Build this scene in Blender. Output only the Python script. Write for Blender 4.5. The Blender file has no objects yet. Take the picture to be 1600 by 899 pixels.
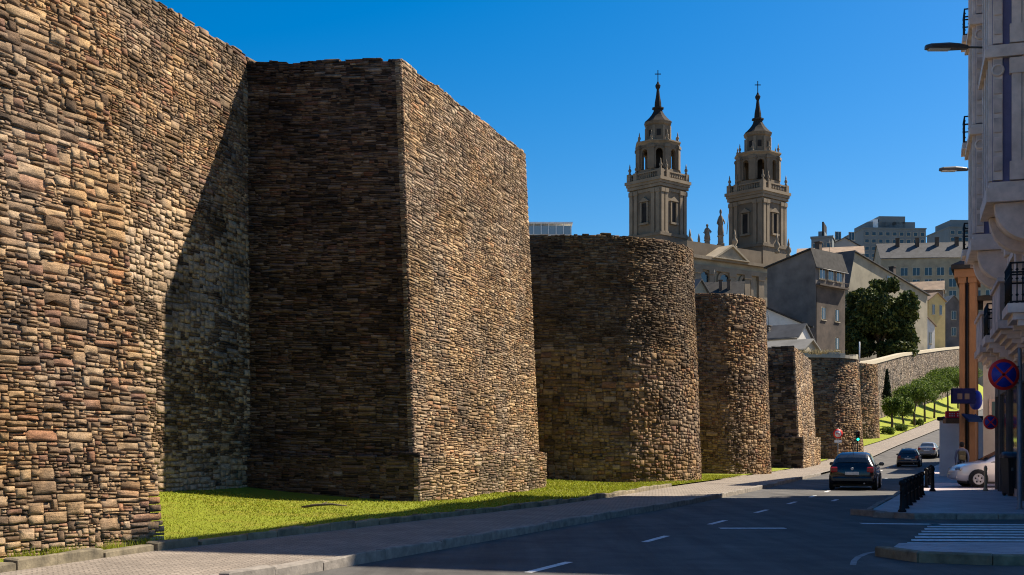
import bpy, bmesh, math, random
import numpy as np
from mathutils import Vector, Matrix
random.seed(7); rng = np.random.default_rng(11)
scene = bpy.context.scene
C = scene.collection
# ---------------------------------------------------------------- camera
EYE, F, CX, HY = 1.65, 1900.0, 800.0, 700.0          # eye height, focal length / horizon on the 1600 x 899 photograph
cam_d = bpy.data.cameras.new('camera'); cam = bpy.data.objects.new('camera', cam_d); C.objects.link(cam)
cam.location = (0, 0, EYE); cam.rotation_euler = (math.radians(90), 0, 0)
cam_d.sensor_width = 36; cam_d.lens = 36*F/1600; cam_d.shift_y = (HY-449.5)/1600
cam_d.clip_start = .1; cam_d.clip_end = 5000
scene.camera = cam
# ---------------------------------------------------------------- light
SUN_TO = Vector((.89, .456, 1.10)).normalized()       # towards the sun
world = bpy.data.worlds.new('World'); scene.world = world; world.use_nodes = True
nt = world.node_tree; bg = nt.nodes['Background']
sky = nt.nodes.new('ShaderNodeTexSky'); sky.sky_type = 'NISHITA'; sky.sun_disc = False
sky.sun_elevation = math.asin(SUN_TO.z); sky.sun_rotation = math.atan2(SUN_TO.x, SUN_TO.y)
sky.altitude = 400; sky.air_density = 1.0; sky.dust_density = 1.1; sky.ozone_density = 4.0
hs = nt.nodes.new('ShaderNodeHueSaturation'); hs.inputs['Saturation'].default_value = 1.52; hs.inputs['Value'].default_value = 1.3
nt.links.new(sky.outputs[0], hs.inputs['Color']); nt.links.new(hs.outputs[0], bg.inputs['Color'])
bg.inputs['Strength'].default_value = .05
sun_d = bpy.data.lights.new('sun', 'SUN'); sun_d.energy = 5.0; sun_d.angle = math.radians(.53); sun_d.color = (1, .885, .71)
sun = bpy.data.objects.new('sun', sun_d); C.objects.link(sun); sun.rotation_euler = SUN_TO.to_track_quat('Z', 'Y').to_euler()
sun.location = SUN_TO*300
vs = scene.view_settings; vs.view_transform = 'Standard'; vs.look = 'None'; vs.exposure = 1.05; vs.gamma = 1
scene.cycles.use_denoising = True; scene.cycles.denoiser = 'OPENIMAGEDENOISE'; scene.cycles.denoising_prefilter = 'NONE'; scene.cycles.filter_width = 1.1
scene.cycles.max_bounces = 5; scene.cycles.diffuse_bounces = 3; scene.cycles.transparent_max_bounces = 8

# ---------------------------------------------------------------- helpers
def WX(px, d): return (px-CX)/F*d
def WZ(py, d): return EYE+(HY-py)*d/F
def pchip(xs, ys):
    xs = np.array(xs, float); ys = np.array(ys, float); h = np.diff(xs); dl = np.diff(ys)/h
    m = np.zeros_like(ys); m[0] = dl[0]; m[-1] = dl[-1]
    for i in range(1, len(xs)-1):
        m[i] = 0 if dl[i-1]*dl[i] <= 0 else (dl[i-1]*h[i]+dl[i]*h[i-1])/(h[i]+h[i-1])
    def f(x):
        x = np.asarray(x, float); xc = np.clip(x, xs[0], xs[-1])
        i = np.clip(np.searchsorted(xs, xc)-1, 0, len(h)-1); t = (xc-xs[i])/h[i]
        y = (1+2*t)*(1-t)**2*ys[i]+t*(1-t)**2*h[i]*m[i]+t*t*(3-2*t)*ys[i+1]+t*t*(t-1)*h[i]*m[i+1]
        y = y+np.where(x > xs[-1], (x-xs[-1])*m[-1], 0)+np.where(x < xs[0], (x-xs[0])*m[0], 0)
        return float(y) if y.ndim == 0 else y
    return f
# the street runs away from the camera; every line of it is x = f(y)
gz = pchip([-20, 60, 95, 115, 130, 160, 195, 235, 300, 360, 500], [0, 0, .03, .5, 1.5, 3.2, 5.05, 7.7, 12.2, 16.6, 24])
LG = pchip([-10, 14.8, 18.3, 19.85, 26, 32.2, 36, 46, 58, 70, 100, 115, 145, 200, 235, 300, 400], [-14.2, -6.25, -5.15, -4.45, -1.75, 1.0, 2.45, 5.7, 10.0, 14.0, 24.4, 30.3, 44.3, 67.8, 83.9, 114, 160])
LK = pchip([-10, 14.3, 17, 26.4, 33.5, 48, 63.3, 100, 115, 130, 160, 195, 235, 300, 400], [-13.0, -3.39, -2.25, 1.5, 4.4, 9.8, 15.1, 27.7, 33.7, 40.6, 54.2, 69.6, 88, 118.5, 165])
LR = pchip([26, 28, 39, 48, 70, 100, 115, 130, 160, 195, 235, 300, 400], [7.3, 8, 12.2, 15.6, 23.5, 34.8, 41.2, 48.3, 61.9, 77.3, 95.7, 126, 172.5])
LF = lambda d: 14.1+.325*(d-33)                       # facade of the ornate building on the right

def tag(o, label=None, cat=None, group=None, kind=None):
    if label: o['label'] = label
    if cat: o['category'] = cat
    if group: o['group'] = group
    if kind: o['kind'] = kind
    return o
def empty(name, loc, label=None, cat=None, group=None, rz=0):
    o = bpy.data.objects.new(name, None); C.objects.link(o); o.location = loc; o.rotation_euler.z = rz
    o.empty_display_size = .3
    return tag(o, label, cat, group)
def link(name, me, parent=None):
    o = bpy.data.objects.new(name, me); C.objects.link(o)
    if parent: o.parent = parent
    return o
def copy_tree(o, parent=None):
    c = o.copy(); C.objects.link(c); c.parent = parent
    for ch in list(o.children): copy_tree(ch, c)
    return c
class MB:
    """collects shapes; build() links them as one mesh object.  Points are in the parent's space."""
    def __init__(s): s.v = []; s.f = []; s.sm = []
    def add(s, vs, fs, smooth=False):
        b = len(s.v); s.v += [tuple(p) for p in vs]; s.f += [tuple(i+b for i in f) for f in fs]; s.sm += [smooth]*len(fs); return s
    def box(s, c, size, rz=0, bev=0):
        x, y, z = [k/2 for k in size]; ca, sa = math.cos(rz), math.sin(rz)
        if bev:
            b = min(bev, x*.9, y*.9, z*.9)
            ring = lambda ax, ay: [(-ax, -ay), (ax, -ay), (ax, ay), (-ax, ay)]
            pts = []
            for zz, ins in ((-z, b), (-z+b, 0), (z-b, 0), (z, b)): pts += [(px, py, zz) for px, py in ring(x-ins, y-ins)]
            fs = [(3, 2, 1, 0), (12, 13, 14, 15)]
            for r in range(3):
                for i in range(4):
                    j = (i+1) % 4; fs.append((r*4+i, r*4+j, r*4+4+j, r*4+4+i))
        else:
            pts = [(-x,-y,-z),(x,-y,-z),(x,y,-z),(-x,y,-z),(-x,-y,z),(x,-y,z),(x,y,z),(-x,y,z)]
            fs = [(3,2,1,0),(4,5,6,7),(0,1,5,4),(1,2,6,5),(2,3,7,6),(3,0,4,7)]
        return s.add([(c[0]+p[0]*ca-p[1]*sa, c[1]+p[0]*sa+p[1]*ca, c[2]+p[2]) for p in pts], fs)
    def prism(s, poly, z0, z1, top=None):
        n = len(poly); top = top or poly
        z0 = z0 if hasattr(z0, '__len__') else [z0]*n; z1 = z1 if hasattr(z1, '__len__') else [z1]*n
        vs = [(p[0], p[1], z0[i]) for i, p in enumerate(poly)]+[(p[0], p[1], z1[i]) for i, p in enumerate(top)]
        return s.add(vs, [tuple(range(n))[::-1], tuple(range(n, 2*n))]+[(i, (i+1) % n, n+(i+1) % n, n+i) for i in range(n)])
    def rings(s, rs, smooth=True, cap=True, close=True):
        n = len(rs[0]); b = [p for r in rs for p in r]; fs = []
        for k in range(len(rs)-1):
            for i in range(n if close else n-1):
                j = (i+1) % n; fs.append((k*n+i, k*n+j, k*n+n+j, k*n+n+i))
        if cap: fs += [tuple(range(n))[::-1], tuple((len(rs)-1)*n+i for i in range(n))]
        return s.add(b, fs, smooth)
    def lathe(s, prof, c=(0, 0, 0), seg=12, axis='z', smooth=True, rot=0, cap=True):
        rs = []
        for r, h in prof:
            ring = []
            for i in range(seg):
                a = rot+2*math.pi*i/seg; q = (r*math.cos(a), r*math.sin(a))
                ring.append((c[0]+q[0], c[1]+q[1], c[2]+h) if axis == 'z' else ((c[0]+h, c[1]+q[0], c[2]+q[1]) if axis == 'x' else (c[0]+q[1], c[1]+h, c[2]+q[0])))
            rs.append(ring)
        return s.rings(rs, smooth, cap)
    def tube(s, path, r, seg=8, smooth=True):
        rs = []; path = [Vector(p) for p in path]
        r = r if hasattr(r, '__len__') else [r]*len(path)
        for k, p in enumerate(path):
            t = (path[min(k+1, len(path)-1)]-path[max(k-1, 0)]).normalized()
            a = Vector((0, 0, 1)) if abs(t.z) < .9 else Vector((1, 0, 0)); u = t.cross(a).normalized(); w = t.cross(u)
            rs.append([p+(u*math.cos(2*math.pi*i/seg)+w*math.sin(2*math.pi*i/seg))*r[k] for i in range(seg)])
        return s.rings(rs, smooth)
    def quad(s, a, b, c, d): return s.add([a, b, c, d], [(0, 1, 2, 3)])
    def mesh(s, name, mat):
        me = bpy.data.meshes.new(name); me.from_pydata(s.v, [], s.f)
        if any(s.sm): me.polygons.foreach_set('use_smooth', s.sm)
        if mat: me.materials.append(mat)
        return me
    def build(s, name, mat, parent=None, fix=True):
        me = s.mesh(name, mat)
        if fix:
            bm = bmesh.new(); bm.from_mesh(me); bmesh.ops.recalc_face_normals(bm, faces=bm.faces); bm.to_mesh(me); bm.free()
        return link(name, me, parent)
def np_mesh(name, V, Fq, mat, k=4, attr=None):
    """fast mesh from arrays: V (n,3), Fq (m,k)"""
    me = bpy.data.meshes.new(name); me.vertices.add(len(V)); me.vertices.foreach_set('co', np.ascontiguousarray(V, np.float32).ravel())
    m = len(Fq); me.loops.add(m*k); me.loops.foreach_set('vertex_index', np.ascontiguousarray(Fq, np.int32).ravel())
    me.polygons.add(m); me.polygons.foreach_set('loop_start', np.arange(m, dtype=np.int32)*k)
    me.update(calc_edges=True)
    if attr is not None:
        for nm, arr in attr.items():
            a = me.attributes.new(nm, 'FLOAT', 'FACE'); a.data.foreach_set('value', np.ascontiguousarray(arr, np.float32))
    if mat: me.materials.append(mat)
    return me

# ---------------------------------------------------------------- materials
class NT:
    def __init__(s, name):
        s.m = bpy.data.materials.new(name); s.m.use_nodes = True; s.t = s.m.node_tree; s.b = s.t.nodes['Principled BSDF']
        s.pos = None
    def n(s, t, **k):
        o = s.t.nodes.new(t)
        for a, v in k.items(): setattr(o, a, v)
        return o
    def l(s, a, b): s.t.links.new(a, b)
    def coords(s, obj=False):
        if s.pos is None:
            s.pos = s.n('ShaderNodeTexCoord').outputs['Object'] if obj else s.n('ShaderNodeNewGeometry').outputs['Position']
        return s.pos
    def noise(s, scale, detail=4, rough=.6, vec=None):
        o = s.n('ShaderNodeTexNoise'); o.inputs['Scale'].default_value = scale; o.inputs['Detail'].default_value = detail; o.inputs['Roughness'].default_value = rough
        s.l(vec if vec is not None else s.coords(), o.inputs['Vector']); return o.outputs['Fac']
    def ramp(s, fac, stops, interp='LINEAR'):
        o = s.n('ShaderNodeValToRGB'); cr = o.color_ramp; cr.interpolation = interp
        while len(cr.elements) > 1: cr.elements.remove(cr.elements[-1])
        for i, (p, c) in enumerate(stops):
            e = cr.elements[0] if i == 0 else cr.elements.new(p); e.position = p
            e.color = (*c, 1) if hasattr(c, '__len__') else (c, c, c, 1)
        s.l(fac, o.inputs['Fac']); return o.outputs['Color']
    def mix(s, a, b, fac=1.0, mode='MULTIPLY'):
        o = s.n('ShaderNodeMix', data_type='RGBA', blend_type=mode)
        for sock, v in ((o.inputs[0], fac), (o.inputs[6], a), (o.inputs[7], b)):
            if hasattr(v, 'is_linked') or hasattr(v, 'links'): s.l(v, sock)
            elif hasattr(v, '__len__'): sock.default_value = (*v, 1)
            else: sock.default_value = v
        return o.outputs[2]
    def bump(s, h, strength=.5, dist=.02):
        o = s.n('ShaderNodeBump'); o.inputs['Strength'].default_value = strength; o.inputs['Distance'].default_value = dist
        s.l(h, o.inputs['Height']); s.l(o.outputs[0], s.b.inputs['Normal'])
    def done(s, col, rough=.9, metal=0, spec=None):
        if hasattr(col, 'links'): s.l(col, s.b.inputs['Base Color'])
        else: s.b.inputs['Base Color'].default_value = (*col, 1)
        s.b.inputs['Roughness'].default_value = rough; s.b.inputs['Metallic'].default_value = metal
        if spec is not None: s.b.inputs['Specular IOR Level'].default_value = spec
        return s.m
def plain(name, col, rough=.7, var=.25, scale=3.0, bump=.25, metal=0, spec=None, bscale=20):
    m = NT(name); c = m.ramp(m.noise(scale, 5), [(.3, tuple(k*(1-var) for k in col)), (.7, tuple(min(1, k*(1+var)) for k in col))])
    if bump: m.bump(m.noise(bscale, 4), bump, .01)
    return m.done(c, rough, metal, spec)
def stone_mat(name, pal, stain=.5):
    """rubble masonry: every stone has its own tint, then mottling, weather stains and fine relief"""
    m = NT(name); at = m.n('ShaderNodeAttribute', attribute_name='tint').outputs['Fac']
    c = m.ramp(at, pal, 'LINEAR')
    c = m.mix(c, m.ramp(m.noise(5.5, 6, .7), [(.25, .42), (.5, .95), (.75, 1.4)]), .9)
    c = m.mix(c, m.ramp(m.noise(38, 3, .7), [(.3, .62), (.7, 1.25)]), .6)
    grey = m.n('ShaderNodeHueSaturation'); grey.inputs['Saturation'].default_value = .78; grey.inputs['Value'].default_value = .80; m.l(c, grey.inputs['Color'])
    c = m.mix(c, grey.outputs[0], m.ramp(m.noise(.42, 4, .65), [(.42, 0), (.58, 1)]), 'MIX')
    mp = m.n('ShaderNodeMapping'); mp.inputs['Scale'].default_value = (.22, .22, .5); m.l(m.coords(), mp.inputs['Vector'])
    c = m.mix(c, m.ramp(m.noise(1.6, 5, .65, mp.outputs[0]), [(.36, 1-stain), (.52, 1.0), (.72, 1.2)]), .95)
    ms = m.n('ShaderNodeMapping'); ms.inputs['Scale'].default_value = (5, 5, 34); m.l(m.coords(), ms.inputs['Vector'])
    lay_ = m.noise(1.0, 5, .7, ms.outputs[0])
    c = m.mix(c, m.ramp(lay_, [(.32, .55), (.5, 1.0), (.7, 1.3)]), .75)
    hh = m.n('ShaderNodeMath', operation='MULTIPLY_ADD'); m.l(lay_, hh.inputs[0]); hh.inputs[1].default_value = .9; m.l(m.noise(45, 7, .8), hh.inputs[2])
    m.bump(hh.outputs[0], 1.0, .026)
    return m.done(c, .95, spec=.15)
PAL_NEAR = [(0, (.10, .075, .05)), (.08, (.21, .145, .085)), (.25, (.33, .23, .125)), (.5, (.43, .305, .16)), (.7, (.52, .385, .205)), (.82, (.37, .28, .175)), (.91, (.44, .24, .115)), (.96, (.28, .16, .10)), (1, (.60, .48, .29))]
PAL_THIN = [(0, (.15, .11, .075)), (.12, (.28, .20, .12)), (.4, (.42, .305, .175)), (.65, (.52, .39, .23)), (.8, (.58, .46, .28)), (.88, (.36, .275, .20)), (.95, (.44, .25, .12)), (1, (.64, .53, .35))]
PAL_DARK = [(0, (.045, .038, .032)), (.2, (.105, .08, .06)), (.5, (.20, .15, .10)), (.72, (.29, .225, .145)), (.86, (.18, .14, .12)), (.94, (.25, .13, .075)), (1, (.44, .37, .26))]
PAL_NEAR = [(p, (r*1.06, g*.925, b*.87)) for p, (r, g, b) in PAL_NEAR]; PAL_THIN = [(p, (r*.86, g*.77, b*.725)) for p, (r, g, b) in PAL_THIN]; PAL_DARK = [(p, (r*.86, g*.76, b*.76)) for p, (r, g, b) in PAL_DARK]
M = {}
M['stone_near'] = stone_mat('rubble_stone', PAL_NEAR, .35)
M['stone_thin'] = stone_mat('slate_stone', PAL_THIN, .4)
M['stone_dark'] = stone_mat('weathered_stone', PAL_DARK, .6)  # tower faces in shade: shadow put into the colour, darker than lit faces
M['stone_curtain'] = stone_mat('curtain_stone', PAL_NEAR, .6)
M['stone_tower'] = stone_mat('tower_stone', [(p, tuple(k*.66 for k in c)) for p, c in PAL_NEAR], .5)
M['stone_upper'] = stone_mat('tower_upper_stone', [(p, tuple(k*.52 for k in c)) for p, c in PAL_THIN], .6)
M['stone_far'] = stone_mat('far_stone', [(0, (.10, .075, .06)), (.5, (.22, .165, .12)), (1, (.34, .27, .20))], .4)
M['mortar'] = plain('mortar', (.20, .15, .10), .97, .45, 8, .8)
M['wall_top'] = plain('wall_top_rubble', (.26, .21, .14), .97, .4, 3, .6)
M['light_cap'] = plain('pale_capping', (.42, .36, .26), .9, .2, 3, .4)
M['granite'] = plain('granite', (.21, .185, .16), .85, .4, 5, .6)
M['kerb_old'] = plain('old_kerb_stone', (.175, .145, .095), .95, .6, 3, 1.0)
M['iron'] = plain('black_iron', (.010, .010, .011), .6, .3, 4, .1, spec=.2)
M['steel'] = plain('grey_steel', (.22, .23, .25), .45, .15, 4, .1, metal=.4)
M['lamp_grey'] = plain('lamp_grey', (.05, .05, .05), .5, .2, 4, .1)
M['white_paint'] = plain('white_paint', (.78, .78, .76), .6, .08, 3, .1)
M['red'] = plain('sign_red', (.80, .03, .025), .45, .1, 3, 0)
M['blue'] = plain('sign_blue', (.02, .04, .38), .45, .1, 3, 0)
M['glass'] = NT('window_glass').done((.02, .025, .03), .08, 0, .8)
M['lampglass'] = NT('lamp_glass').done((.5, .5, .48), .25)
# ---------------------------------------------------------------- ground, road, pavements
WALLX = pchip([-30, 22, 33.5, 57, 75, 95, 120, 152, 180, 200, 225, 250, 300, 400], [-27, -10.8, -7.3, -.1, 5.4, 12.5, 25.5, 38.5, 52.5, 61, 72.6, 84.9, 108, 154])
def strip(name, d0, d1, step, left, right, zoff, nx, mat, kind='structure', zfun=None):
    ds = np.arange(d0, d1+1e-6, step); n = nx+1; V = []
    for d in ds:
        a, b = left(d), right(d)
        for i in range(n):
            t = i/nx; x = a+(b-a)*t; V.append((x, d, gz(d)+(zfun(x, d, t) if zfun else zoff)))
    Fq = [(r*n+i, r*n+i+1, r*n+n+i+1, r*n+n+i) for r in range(len(ds)-1) for i in range(nx)]
    me = np_mesh(name, np.array(V), np.array(Fq), mat); o = link(name, me)
    if kind: o['kind'] = kind
    return o
def asphalt():
    m = NT('asphalt'); c = m.ramp(m.noise(1.1, 5, .65), [(.3, (.050, .047, .047)), (.5, (.070, .066, .063)), (.7, (.092, .086, .08))])
    c = m.mix(c, m.ramp(m.noise(160, 2), [(.3, .6), (.7, 1.5)]), .55)
    mp = m.n('ShaderNodeMapping'); mp.inputs['Rotation'].default_value = (0, 0, .36); mp.inputs['Scale'].default_value = (1.2, .07, 1); m.l(m.coords(), mp.inputs['Vector'])
    c = m.mix(c, m.ramp(m.noise(1.3, 4, .6, mp.outputs[0]), [(.35, .6), (.6, 1.2)]), .8)
    c = m.mix(c, m.ramp(m.noise(.28, 3, .5), [(.45, 1.0), (.5, .8), (.62, 1.12)]), .8)
    m.bump(m.noise(210, 3), .5, .006); return m.done(c, .82, spec=.35)
M['asphalt'] = asphalt()
def paving(name, bw, bh, rot, c1, c2, mortar, gap=.02, rough=.85):
    m = NT(name); mp = m.n('ShaderNodeMapping'); mp.inputs['Rotation'].default_value = (0, 0, rot); m.l(m.coords(), mp.inputs['Vector'])
    br = m.n('ShaderNodeTexBrick'); m.l(mp.outputs[0], br.inputs['Vector']); br.inputs['Scale'].default_value = 1
    br.inputs['Brick Width'].default_value = bw; br.inputs['Row Height'].default_value = bh; br.inputs['Mortar Size'].default_value = gap; br.inputs['Mortar Smooth'].default_value = .2
    for k, c in (('Color1', c1), ('Color2', c2), ('Mortar', mortar)): br.inputs[k].default_value = (*c, 1)
    c = m.mix(br.outputs['Color'], m.ramp(m.noise(.9, 5), [(.3, .72), (.7, 1.22)]), .8)
    c = m.mix(c, m.ramp(m.noise(30, 4), [(.3, .75), (.7, 1.2)]), .6)
    h = m.n('ShaderNodeMath', operation='MULTIPLY_ADD'); m.l(br.outputs['Fac'], h.inputs[0]); h.inputs[1].default_value = -.8
    m.l(m.noise(45, 3), h.inputs[2]); m.bump(h.outputs[0], .8, .012)
    return m.done(c, rough, spec=.35)
M['setts'] = paving('small_paving_setts', .12, .11, -.38, (.21, .175, .145), (.28, .235, .195), (.16, .135, .11), .012)
M['tiles'] = paving('pavement_tiles', .4, .4, -.35, (.38, .315, .32), (.46, .385, .39), (.25, .205, .21), .012, .6)
def grass_mat(name, a, b, c_):
    m = NT(name); c = m.ramp(m.noise(.9, 6, .7), [(.28, a), (.5, b), (.72, c_)])
    c = m.mix(c, m.ramp(m.noise(25, 4), [(.3, .6), (.7, 1.35)]), .7); m.bump(m.noise(60, 4), .9, .05)
    return m.done(c, .9, spec=.2)
M['turf'] = grass_mat('turf', (.27, .225, .03), (.215, .255, .016), (.26, .30, .022))
M['earth'] = plain('town_earth', (.20, .17, .12), .95, .3, .2, .5)
# terrain: one sheet to the horizon; it rises inside the wall towards the old town
xs = np.concatenate([np.linspace(-3000, -150, 8), np.linspace(-120, 300, 60), np.linspace(340, 3000, 8)])
ys = np.concatenate([np.linspace(-400, -20, 5), np.linspace(-10, 420, 70), np.linspace(460, 4000, 10)])
V = []
for y in ys:
    for x in xs:
        yy = min(max(y, -20), 420); z = gz(yy)-.35; inside = WALLX(yy)-x
        if inside > 4: z += min(1, (inside-4)/25)*(5+5*min(1, max(0, yy/200)))
        V.append((x, y, z-max(0, y-420)*.004))
nx = len(xs); Fq = [(r*nx+i, r*nx+i+1, r*nx+nx+i+1, r*nx+nx+i) for r in range(len(ys)-1) for i in range(nx-1)]
tag(link('terrain', np_mesh('terrain', np.array(V), np.array(Fq), M['earth'])), kind='structure')

road = strip('road', -10, 400, 1.0, lambda d: LK(d)-.1, lambda d: 48 if d < 28.5 else LR(d)+.3, 0, 10, M['asphalt'])
def lr_in(d): return LR(d)+.12
KW = .16
pave_l = strip('pavement', -10, 400, 1.0, lambda d: LG(d)-.1, lambda d: LK(d)-KW+.02, .125, 3, M['setts'])
def kerb_row(line, d0, d1, L, w, h, z0, mat, parent, side, name='kerb_stone', jit=.012, gap=.012, maxn=300):
    """one object for each kerb stone, all cut from a handful of shared meshes"""
    shapes = []
    for k in range(7):
        b = MB(); b.box((0, 0, 0), (1, 1, 1), 0, 0)
        v = [(x+random.uniform(-.02, .02), y+random.uniform(-.004, .004), z+(random.uniform(-.06, .06) if z > 0 else 0)) for x, y, z in b.v]
        me = bpy.data.meshes.new(name); bm = bmesh.new()
        bvs = [bm.verts.new(p) for p in v]; [bm.faces.new([bvs[i] for i in f]) for f in b.f]
        bmesh.ops.bevel(bm, geom=[e for e in bm.edges if (e.verts[0].co.z+e.verts[1].co.z) > .5], offset=.05, segments=1, affect='EDGES')
        bmesh.ops.recalc_face_normals(bm, faces=bm.faces); bm.to_mesh(me); bm.free(); me.materials.append(mat); shapes.append(me)
    d = d0; n = 0
    while d < d1 and n < maxn:
        l = L*random.uniform(.75, 1.2); s = (line(d+.5)-line(d-.5)); a = math.atan2(1, s); dd = l*math.sin(a)
        m = d+dd/2; o = link(name, random.choice(shapes), parent)
        o.scale = (l-gap, w, h); o.rotation_euler = (0, random.uniform(-.008, .008), a+random.uniform(-.006, .006))
        nx_, ny_ = math.sin(a), -math.cos(a)
        o.location = (line(m)-nx_*side*w/2, m-ny_*side*w/2, gz(m)+z0+h/2+random.uniform(-jit, jit)); d += dd; n += 1
    return d
d = kerb_row(LK, 9, 75, 1.0, KW, .33, -.18, M['granite'], pave_l, 1)
strip('kerb_line', d, 400, 1.5, lambda q: LK(q)-KW, LK, .14, 1, M['granite'])['kind'] = 'structure'
for o in [bpy.data.objects['kerb_line']]: o.parent = pave_l; del o['kind']
# grass verge between the old kerb and the wall
gk = empty('old_stone_edging', (0, 0, 0), 'row of worn stone edging blocks between the grass verge and the left pavement', 'kerb')
kerb_row(LG, 9, 47.5, 1.05, .22, .415, -.18, M['kerb_old'], gk, 1, 'edging_block', .025, .02)
kerb_row(LG, 59, 66.5, 1.05, .20, .33, -.18, M['kerb_old'], gk, 1, 'edging_block', .02, .02)
kerb_row(LG, 79, 120, 1.3, .20, .32, -.18, M['kerb_old'], gk, 1, 'edging_block', .02, .02)
def verge_z(x, d, t):                                # t: 0 at the wall, 1 at the edging
    return .165+.52*(1-t)**2.3+.05*math.sin(d*.9+x*.7)*(1-t)*t*3+max(0, d-130)*.012*(1-t)
verge = strip('grass_verge', -10, 400, .8, lambda d: WALLX(d)-1.0, lambda d: LG(d)-.2, 0, 12, M['turf'], zfun=verge_z)
def verge_h(x, d):
    a, b = WALLX(d)-1.0, LG(d)-.2; t = min(1, max(0, (x-a)/(b-a))); return gz(d)+verge_z(x, d, t)
# ---------------------------------------------------------------- the city wall: rubble masonry, stone by stone
import heapq
def pack(L, H, style, seed):
    """lays stones one on the other like a mason: always on the lowest gap of the growing course"""
    R = random.Random(seed); out = []
    segs = {}; nid = 0; heap = []
    def push(u0, u1, v, lf, rt):
        nonlocal nid
        i = nid; nid += 1; segs[i] = [u0, u1, v, lf, rt]
        if lf is not None: segs[lf][4] = i
        if rt is not None: segs[rt][3] = i
        heapq.heappush(heap, (v, R.random(), i)); return i
    # start with a slightly uneven footing
    u = 0; prev = None
    while u < L:
        w = min(R.uniform(.3, 1.0), L-u); w = L-u if L-u-w < .2 else w
        prev = push(u, u+w, R.uniform(-.12, 0), prev, None); u += w
    while heap:
        v, _, i = heapq.heappop(heap)
        s = segs.get(i)
        if s is None or s[2] != v: continue
        u0, u1, v, lf, rt = s
        # merge equal neighbours
        if rt is not None and abs(segs[rt][2]-v) < 1e-5:
            r2 = segs[rt]; s[1] = r2[1]; s[4] = r2[4]
            if r2[4] is not None: segs[r2[4]][3] = i
            del segs[rt]; heapq.heappush(heap, (v, R.random(), i)); continue
        if lf is not None and abs(segs[lf][2]-v) < 1e-5:
            l2 = segs[lf]; s[0] = l2[0]; s[3] = l2[3]
            if l2[3] is not None: segs[l2[3]][4] = i
            del segs[lf]; heapq.heappush(heap, (v, R.random(), i)); continue
        w, h = style(u0, v, R); g = u1-u0
        vl = segs[lf][2] if lf is not None else v+h; vr = segs[rt][2] if rt is not None else v+h
        leftside = R.random() < .5
        if g < w*1.45:
            w = g
            gap = min(vl, vr)-v
            if g < .6*style(u0, v, R)[0] or .55*h < gap < 1.5*h: h = gap if .02 < gap < 2.2*h else h
        near = vl if (leftside or w == g) else vr
        if abs(v+h-near) < .28*h and near > v+.02: h = near-v
        Hl = H+.025*math.sin(u0*1.9+seed)+.02*math.sin(u0*5.3+seed*3)+R.uniform(-.02, .025)
        if v+h > Hl-.03: h = max(.025, Hl-v+R.uniform(-.03, .05)); fin = True
        else: fin = False
        a, b = (u0, u0+w) if (leftside or w == g) else (u1-w, u1)
        out.append((a, b, v, v+h))
        nv = 1e9 if fin else v+h
        del segs[i]
        L_, R_ = lf, rt
        if w == g: 
            j = push(a, b, nv, L_, R_) if not fin else None
            if fin:
                j = nid; nid += 1; segs[j] = [a, b, 1e9, L_, R_]
                if L_ is not None: segs[L_][4] = j
                if R_ is not None: segs[R_][3] = j
        else:
            rest = (b, u1) if a == u0 else (u0, a)
            first, second = ((a, b, nv), (*rest, v)) if a == u0 else ((*rest, v), (a, b, nv))
            k1 = nid; nid += 1; k2 = nid; nid += 1
            segs[k1] = [*first, L_, k2]; segs[k2] = [*second, k1, R_]
            if L_ is not None: segs[L_][4] = k1
            if R_ is not None: segs[R_][3] = k2
            for k in (k1, k2):
                if segs[k][2] < 1e8: heapq.heappush(heap, (segs[k][2], R.random(), k))
    return np.array(out)
# unit stones: a ring at the back, a chipped ring in front, a crown in the middle
NV = 40
def unit_stone(k):
    r = random.Random(100+k)
    cx, cy = r.uniform(.05, .2), r.uniform(.1, .3)
    ring = [(-.5, -.5+cy*r.random()), (-.5+cx*r.random(), -.5), (.5-cx*r.random(), -.5), (.5, -.5+cy*r.random()), (.5, .5-cy*r.random()), (.5-cx*r.random(), .5), (-.5+cx*r.random(), .5), (-.5, .5-cy*r.random())]
    back = [(x, y, 0) for x, y in ring]
    tilt = (r.uniform(-.10, .10), r.uniform(-.09, .09))
    ins = r.uniform(.965, 1.0); insy = r.uniform(.92, 1.0)
    front = [(x*ins+r.uniform(-.03, .02), y*insy+r.uniform(-.07, .05), .86+x*tilt[0]+y*tilt[1]+r.uniform(-.035, .02)) for x, y in ring]
    mid = (r.uniform(-.2, .2), r.uniform(-.2, .2), .87+r.uniform(-.03, .05))
    return np.array(back+front+[mid])
USTONE = np.stack([unit_stone(k) for k in range(NV)])
TORD = np.argsort((np.arange(NV)*0.618+.07) % 1.0)
SF = np.array([(i, (i+1) % 8, 8+(i+1) % 8) for i in range(8)]+[(i, 8+(i+1) % 8, 8+i) for i in range(8)]+[(8+i, 8+(i+1) % 8, 16) for i in range(8)])
_vm = {}
def variant_mesh(matkey, k):
    if (matkey, k) not in _vm:
        _vm[matkey, k] = np_mesh('stone', USTONE[k], SF, M[matkey], 3, {'tint': np.full(24, (k*0.618+.07) % 1.0)})
    return _vm[matkey, k]
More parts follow.
